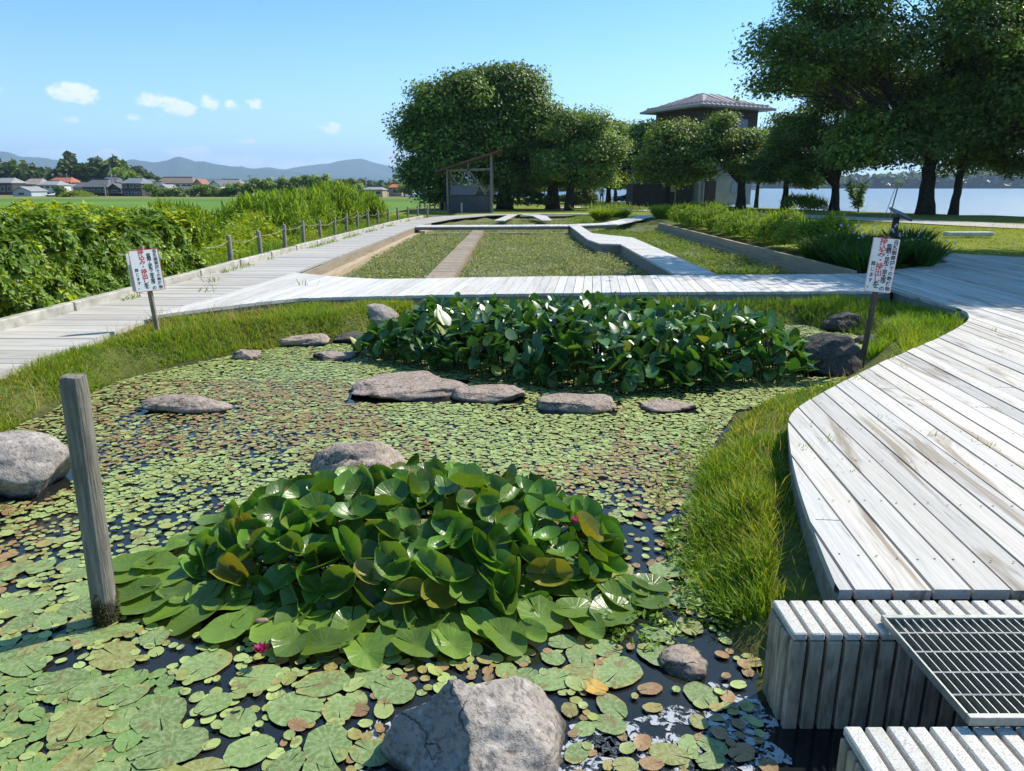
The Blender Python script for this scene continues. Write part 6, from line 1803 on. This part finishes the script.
def build_village():
    DG = (.11, .115, .125); LG = (.26, .26, .27); BR = (.10, .07, .055); WH = (.62, .62, .60); DW = (.06, .055, .055); BL = (.42, .47, .52); RD = (.36, .12, .07); TN = (.36, .29, .22)
    H = [('dark walled house with a pale grey roof at the left picture edge', -8, 13, 178, 182.5, 196, 238, DW, LG, False, 3, 1),
         ('small pale blue house with a gable facing the fields', 11, 31, 186.5, 190.5, 197, 205, BL, LG, True, 1, 1),
         ('house with a faded pinkish roof between the blue gable and the red roof', 22, 41, 178.5, 184, 195, 250, LG, (.30, .24, .22), False, 3, 1),
         ('white two storey house standing before the red roof', 37, 58, 181, 184.5, 196.5, 225, WH, LG, False, 3, 2),
         ('house with the bright orange red roof under the wood', 47, 72, 177.5, 182, 195, 262, LG, RD, False, 3, 1),
         ('low white shed at the edge of the field', 44, 56, 193, 194.2, 197.5, 200, WH, WH, False, 2, 1),
         ('house with dark grey hipped roof right of the red roof', 72, 90, 182, 187, 196, 240, TN, DG, False, 2, 1),
         ('wide dark farmhouse with a broad grey roof and a porch', 82, 108, 179.5, 186.5, 196.5, 215, BR, DG, False, 4, 1),
         ('dark brown gabled barn beside the wide farmhouse', 107, 121, 183.5, 188, 196.5, 212, DW, DG, True, 1, 1),
         ('dark two storey house with a blue grey roof', 121, 142, 178, 183, 197, 208, DW, (.16, .18, .21), False, 3, 2),
         ('long white building with the brown roof', 156, 194, 177.5, 183, 193, 265, WH, (.20, .15, .12), False, 6, 2),
         ('light gabled house before the long brown roof', 155, 170, 184.5, 188.5, 195, 232, BL, LG, True, 1, 1),
         ('low house with grey walls right of the long white building', 174, 190, 186, 189.5, 196, 228, LG, DG, False, 3, 1),
         ('house with a small reddish brown gable roof', 193, 203, 179, 184, 194, 262, TN, (.26, .13, .09), True, 1, 1),
         ('white gabled house with grey roof', 208, 221, 180.5, 185.5, 194.5, 246, WH, DG, True, 2, 2),
         ('wide house under a long grey brown roof', 214, 241, 179.5, 184, 193, 270, TN, (.22, .20, .19), False, 5, 1),
         ('pale house with a flat grey roof near the tall herbs', 228, 250, 184.5, 187.5, 195, 236, BL, LG, False, 4, 1),
         ('brownish house right of the flat grey roof', 243, 256, 181, 185.5, 194, 258, BR, TN, False, 2, 1),
         ('house half hidden behind the lime green herbs', 258, 278, 183, 187, 194, 262, TN, DG, False, 3, 1),
         ('far house with a dark roof between the wide farmhouse and the blue grey roof', 100, 118, 177, 182, 192, 285, TN, DG, False, 2, 1),
         ('far house with a grey gable behind the dark two storey house', 139, 152, 179.5, 184.5, 193, 280, LG, DG, True, 1, 1),
         ('far dark roofed house at the end of the hilltop wood', 146, 160, 182, 186, 194, 252, BR, DG, False, 2, 1),
         ('far house with a light grey wall over the lime herbs', 280, 296, 181.5, 186, 192, 275, WH, DG, False, 3, 1),
         ('far house with a brown roof over the lime herbs', 298, 318, 182, 186.5, 192, 270, TN, BR, False, 3, 1),
         ('far grey house right of the taller herb pole', 322, 340, 182.5, 187, 193, 260, LG, DG, False, 3, 1),
         ('tan walled house seen above the tall shrubs', 362, 383, 187, 189, 196, 190, TN, LG, False, 2, 1),
         ('small house with a red roof seen above the tall shrubs', 388, 402, 184, 187, 195, 205, TN, RD, False, 1, 1),
         ('blue white building just left of the drooping tree', 426, 446, 185, 187, 202, 118, (.45, .52, .60), (.55, .58, .60), False, 2, 1)]
    for h in H: house(*h, porch='farmhouse' in h[0] and 'wide' in h[0])
    # white heap of a peaked tent roof
    s = 260 / F_PX / 1.03; x = (409 - CX) * s; z0 = FIELD
    m = MB(); m.polys([(x - 2.6, 258, z0 + 2.2), (x + 2.0, 258, z0 + 2.2), (x + 2.0, 263, z0 + 2.2), (x - 2.6, 263, z0 + 2.2), (x + .7, 260, z0 + 4.6), (x - 2.6, 258, z0), (x + 2, 258, z0), (x + 2, 263, z0), (x - 2.6, 263, z0)], [(0, 1, 4), (1, 2, 4), (2, 3, 4), (3, 0, 4), (5, 6, 1, 0), (6, 7, 2, 1), (7, 8, 3, 2), (8, 5, 0, 3)])
    tag(obj('white_tent', m, HM((.8, .8, .8))), 'white peaked tent roof left of the drooping tree', 'tent')
    # utility poles
    for u, vt, Y, lb in ((107, 183, 205, 'pale short pole in front of the dark barn'), (115, 168, 214, 'tall utility pole rising beside the dark two storey house'), (71, 174, 240, 'utility pole right of the red roof'), (252, 175, 250, 'utility pole above the brownish house'), (309, 175, 235, 'utility pole over the lime herbs, taller of two'), (367, 177, 235, 'utility pole near the tan walled house')):
        s = Y / F_PX / 1.03; x = (u - CX) * s; zt = EYE + (187 - vt) * s
        t = thing('utility_pole', lb, 'pole', (x, Y, FIELD))
        m = MB(); m.tube([(x, Y, FIELD - .3), (x, Y, zt)], [.17, .12], 8); obj('pole', m, HM((.30, .29, .28)), t)
        m = MB(); m.box((x, Y, zt - .5), (1.9, .12, .12)); obj('crossarm', m, HM((.25, .24, .23)), t)
    # hedgerow bushes before the houses
    rng = np.random.default_rng(400)
    for i, (u, v, w, h) in enumerate([(153, 192, 9, 7), (164, 193, 7, 6), (178, 192, 8, 5), (193, 194, 5, 5), (205, 191, 8, 7), (218, 193, 7, 6), (231, 192, 8, 6), (243, 190, 9, 8), (256, 188, 10, 9), (270, 188, 9, 9), (284, 188, 9, 10), (298, 187, 9, 9), (312, 186, 10, 10), (326, 186, 9, 10), (342, 186, 10, 9), (356, 187, 8, 9), (62, 192, 5, 6), (37, 193, 4, 5), (405, 188, 6, 7), (418, 186, 7, 8)]):
        Y = 195.0 if u > 60 else 220; s = Y / F_PX / 1.03; x = (u - CX) * s; zc = EYE + (187 - v) * s
        lobes = [(x, Y, max(zc, FIELD + h * s * .6), w * s, w * s * .8, h * s)]
        tree('field_tree', ['rounded dark field tree before the distant houses', 'lighter green field tree before the distant houses'][i % 2], (x, Y, FIELD), .16, .8, lobes, 410 + i, 1500, .42, [G1[0], G1[2]] if i % 2 == 0 else [(.085, .13, .035), (.10, .15, .04)], .5, 30, ['dark trees before the distant houses', 'lighter trees before the distant houses'][i % 2], .9)
    # mound in the field
    s = 195 / F_PX / 1.03; mb = MB(); n = 5200; x = (79 - CX) * s
    p = np.c_[x + rng.normal(0, 1.6, n), 195 + rng.normal(0, 1.5, n)]; zz = FIELD + 1.5 * np.exp(-((p[:, 0] - x) / 2.4) ** 2) * rng.uniform(.3, 1, n)
    leaflets(mb, np.c_[p, zz], np.c_[rng.normal(0, .4, n), rng.normal(0, .4, n), np.ones(n)], .35, np.array([.14, .18, .04]) * rng.uniform(.7, 1.3, n)[:, None], rng)
    tag(obj('herb_patch', mb, M['grass']), 'pale green overgrown mound in the field before the farmhouse', 'herb patch')
build_village()

# ------------------------------------------------------------------ hills, far wood, far shore, mountains
def ridge(name, label, prof, Y, depth, seed, mat, rough=.16, rows=26, step=3, z0=None):
    """range of hills: crest follows a skyline profile; slopes run towards and away from the viewer with spurs"""
    us = np.arange(prof[0][0], prof[-1][0] + 1, step)
    vs = np.interp(us, [p[0] for p in prof], [p[1] for p in prof])
    s = Y / F_PX / 1.03
    x = (us - CX) * s; top = EYE + (187 - vs) * s
    top = top + (fbm(us * .11, us * 0, seed, 4) - .5) * top.max() * rough * .35
    b = -6.0 if z0 is None else z0
    t = np.linspace(-1, 1, rows); V = []
    for q in t:
        fall = (1 - abs(q)) ** 1.05
        spur = (fbm(x / (depth * .16) + q * 1.2, np.full(len(x), q * 2.2), seed + 2, 5) - .5) * 2 * rough * (1 - (1 - abs(q)) ** 3)
        V.append(np.c_[x * (1 + q * depth / Y), np.full(len(x), Y + q * depth), b + (top - b) * np.clip(fall * (1 + spur * 1.6), 0, 1.0)])
    V = np.concatenate(V); nx = len(x); i = np.arange(nx * rows).reshape(rows, nx)
    f = np.stack([i[:-1, :-1], i[:-1, 1:], i[1:, 1:], i[1:, :-1]], -1).reshape(-1, 4)
    mb = MB(); mb.add(V, f)
    return struct(name, mb, mat, label, smooth=True)

def build_far():
    mm = plain('mountain_forest', (.028, .042, .030), .95, .1, .35, .004)
    prof = [(-700, 172), (-420, 158), (-300, 164), (-150, 150), (-60, 156), (0, 153), (12, 152), (29, 157), (47, 158), (67, 161), (100, 165), (129, 162), (138, 159), (158, 163), (170, 161), (183, 157), (199, 161), (220, 165), (240, 167), (264, 169), (300, 172), (360, 176), (500, 180), (700, 182)]
    ridge('mountains', 'blue forested mountain range on the horizon at the left', prof, 6200, 1300, 3, mm)
    prof2 = [(120, 184), (200, 178), (250, 170), (271, 167), (288, 169.5), (306, 167), (321, 164), (333, 163.5), (345, 160.5), (357, 158.5), (364, 158.5), (372, 162), (384, 165), (397, 168), (420, 171), (520, 176), (700, 180), (1100, 183)]
    ridge('mountains', 'palest blue mountain with a flat top beyond the shelter tree', prof2, 7600, 1200, 8, mm)
    prof3 = [(-100, 176), (180, 178), (250, 180), (330, 178), (390, 181), (470, 182), (600, 185)]
    ridge('hills', 'low dark blue foothills below the mountains', prof3, 3200, 600, 12, mm)
    # far wooded shore across the lake
    rng = np.random.default_rng(500); mb = MB()
    def wood(us, vtop, Y, dens, size, cols, base, thick=26.0, jag=.35):
        s = Y / F_PX / 1.03
        n = int(dens * abs(us[-1] - us[0]))
        u = rng.uniform(us[0], us[-1], n); top = EYE + (187 - np.interp(u, us, vtop)) * s
        top = base + (top - base) * (1 - jag * .5 + jag * (fbm(u * .16, u * 0, 5, 4) - .2) * 1.3)
        # crowns: sample a tree centre then leaves about it
        tree_id = np.floor(u / 2.2); ph = _hash(tree_id.astype(np.int64), tree_id.astype(np.int64) * 3, 9)
        th = .72 + .36 * ph
        h = base + (top - base) * th
        w = rng.random(n) ** .6
        z = base + (h - base) * w
        x = (u - CX) * s + (tree_id * 2.2 + 1.1 - u) * s * .55 * w
        y = Y + rng.normal(0, thick * .3, n)
        p = np.c_[x * y / Y, y, z]
        c = np.array(cols)[(ph * len(cols)).astype(int) % len(cols)] * rng.uniform(.7, 1.3, n)[:, None]
        leaflets(mb, p, rng.normal(0, .6, (n, 3)) + np.array([0, -.3, .7]), size * rng.uniform(.6, 1.4, n), c, rng, 1.4)
    DKW = [(.028, .05, .02), (.035, .06, .022), (.045, .075, .025), (.026, .045, .022)]
    wood([560, 700, 780, 860, 920, 1000, 1100, 1500], [181, 180, 179, 176, 173, 172, 172, 176], 1250, 60, 6.5, DKW, LAKE, 40, .3)
    o = obj('far_shore_wood', mb, M['foliage']); tag(o, 'hazy dark wood along the far shore of the lake', 'wood', None, 'stuff')
    m = MB(); m.prism([(-200, 1235), (3000, 1235), (3000, 1600), (-200, 1600)], LAKE - 2, LAKE + 1.2); struct('far_shore_land', m, plain('shore_land', (.07, .09, .04), .95, .1), 'low land across the lake')
    mb = MB()
    wood([-160, 0, 12, 30, 50, 62, 66], [157, 160, 161, 164, 168, 173, 176], 330, 70, 2.0, DKW, FIELD + 2, 30, .3)
    o = obj('far_wood', mb, M['foliage']); tag(o, 'dark conifer wood behind the houses at the left edge', 'wood', None, 'stuff')
    mb = MB()
    wood([61, 64, 72, 80, 90, 105, 115, 121, 127, 136, 150, 168], [174, 160, 156.5, 157, 160, 162, 162, 159, 163, 168, 173, 181], 320, 130, 1.8, DKW, FIELD + 2, 22, .18)
    o = obj('far_wood', mb, M['foliage']); tag(o, 'dark hilltop wood behind the dark two storey house', 'wood', None, 'stuff')
    mb = MB()
    wood([112, 118, 126, 136, 146], [176, 170, 169, 172, 180], 300, 60, 1.6, [(.085, .13, .03), (.10, .15, .035)], FIELD + 2, 12, .2)
    o = obj('far_wood', mb, M['foliage']); tag(o, 'lighter green broadleaf patch in front of the hilltop wood', 'wood', None, 'stuff')
    mb = MB()
    wood([140, 200, 260, 300, 340, 380, 430, 600], [186, 184, 182, 181, 181, 182, 182, 182], 420, 26, 2.6, DKW, FIELD, 30, .4)
    o = obj('far_wood', mb, M['foliage']); tag(o, 'thin dark belt of trees behind the row of houses', 'wood', None, 'stuff')
build_far()

def build_haze():
    mb = MB(); mb.box((0, 3000, 330 - 2.9), (26000, 26000, 660))
    me = mb
    m = bpy.data.materials.new('haze'); m.use_nodes = True; t = m.node_tree; t.nodes.clear()
    out = t.nodes.new('ShaderNodeOutputMaterial'); v = t.nodes.new('ShaderNodeVolumePrincipled')
    v.inputs['Color'].default_value = (.52, .72, 1, 1); v.inputs['Density'].default_value = 1.15e-4; v.inputs['Anisotropy'].default_value = .2
    t.links.new(v.outputs[0], out.inputs['Volume'])
    o = obj('haze', mb, m); tag(o, 'thin summer haze over the fields, lake and mountains', 'haze', None, 'stuff')
if True: build_haze()
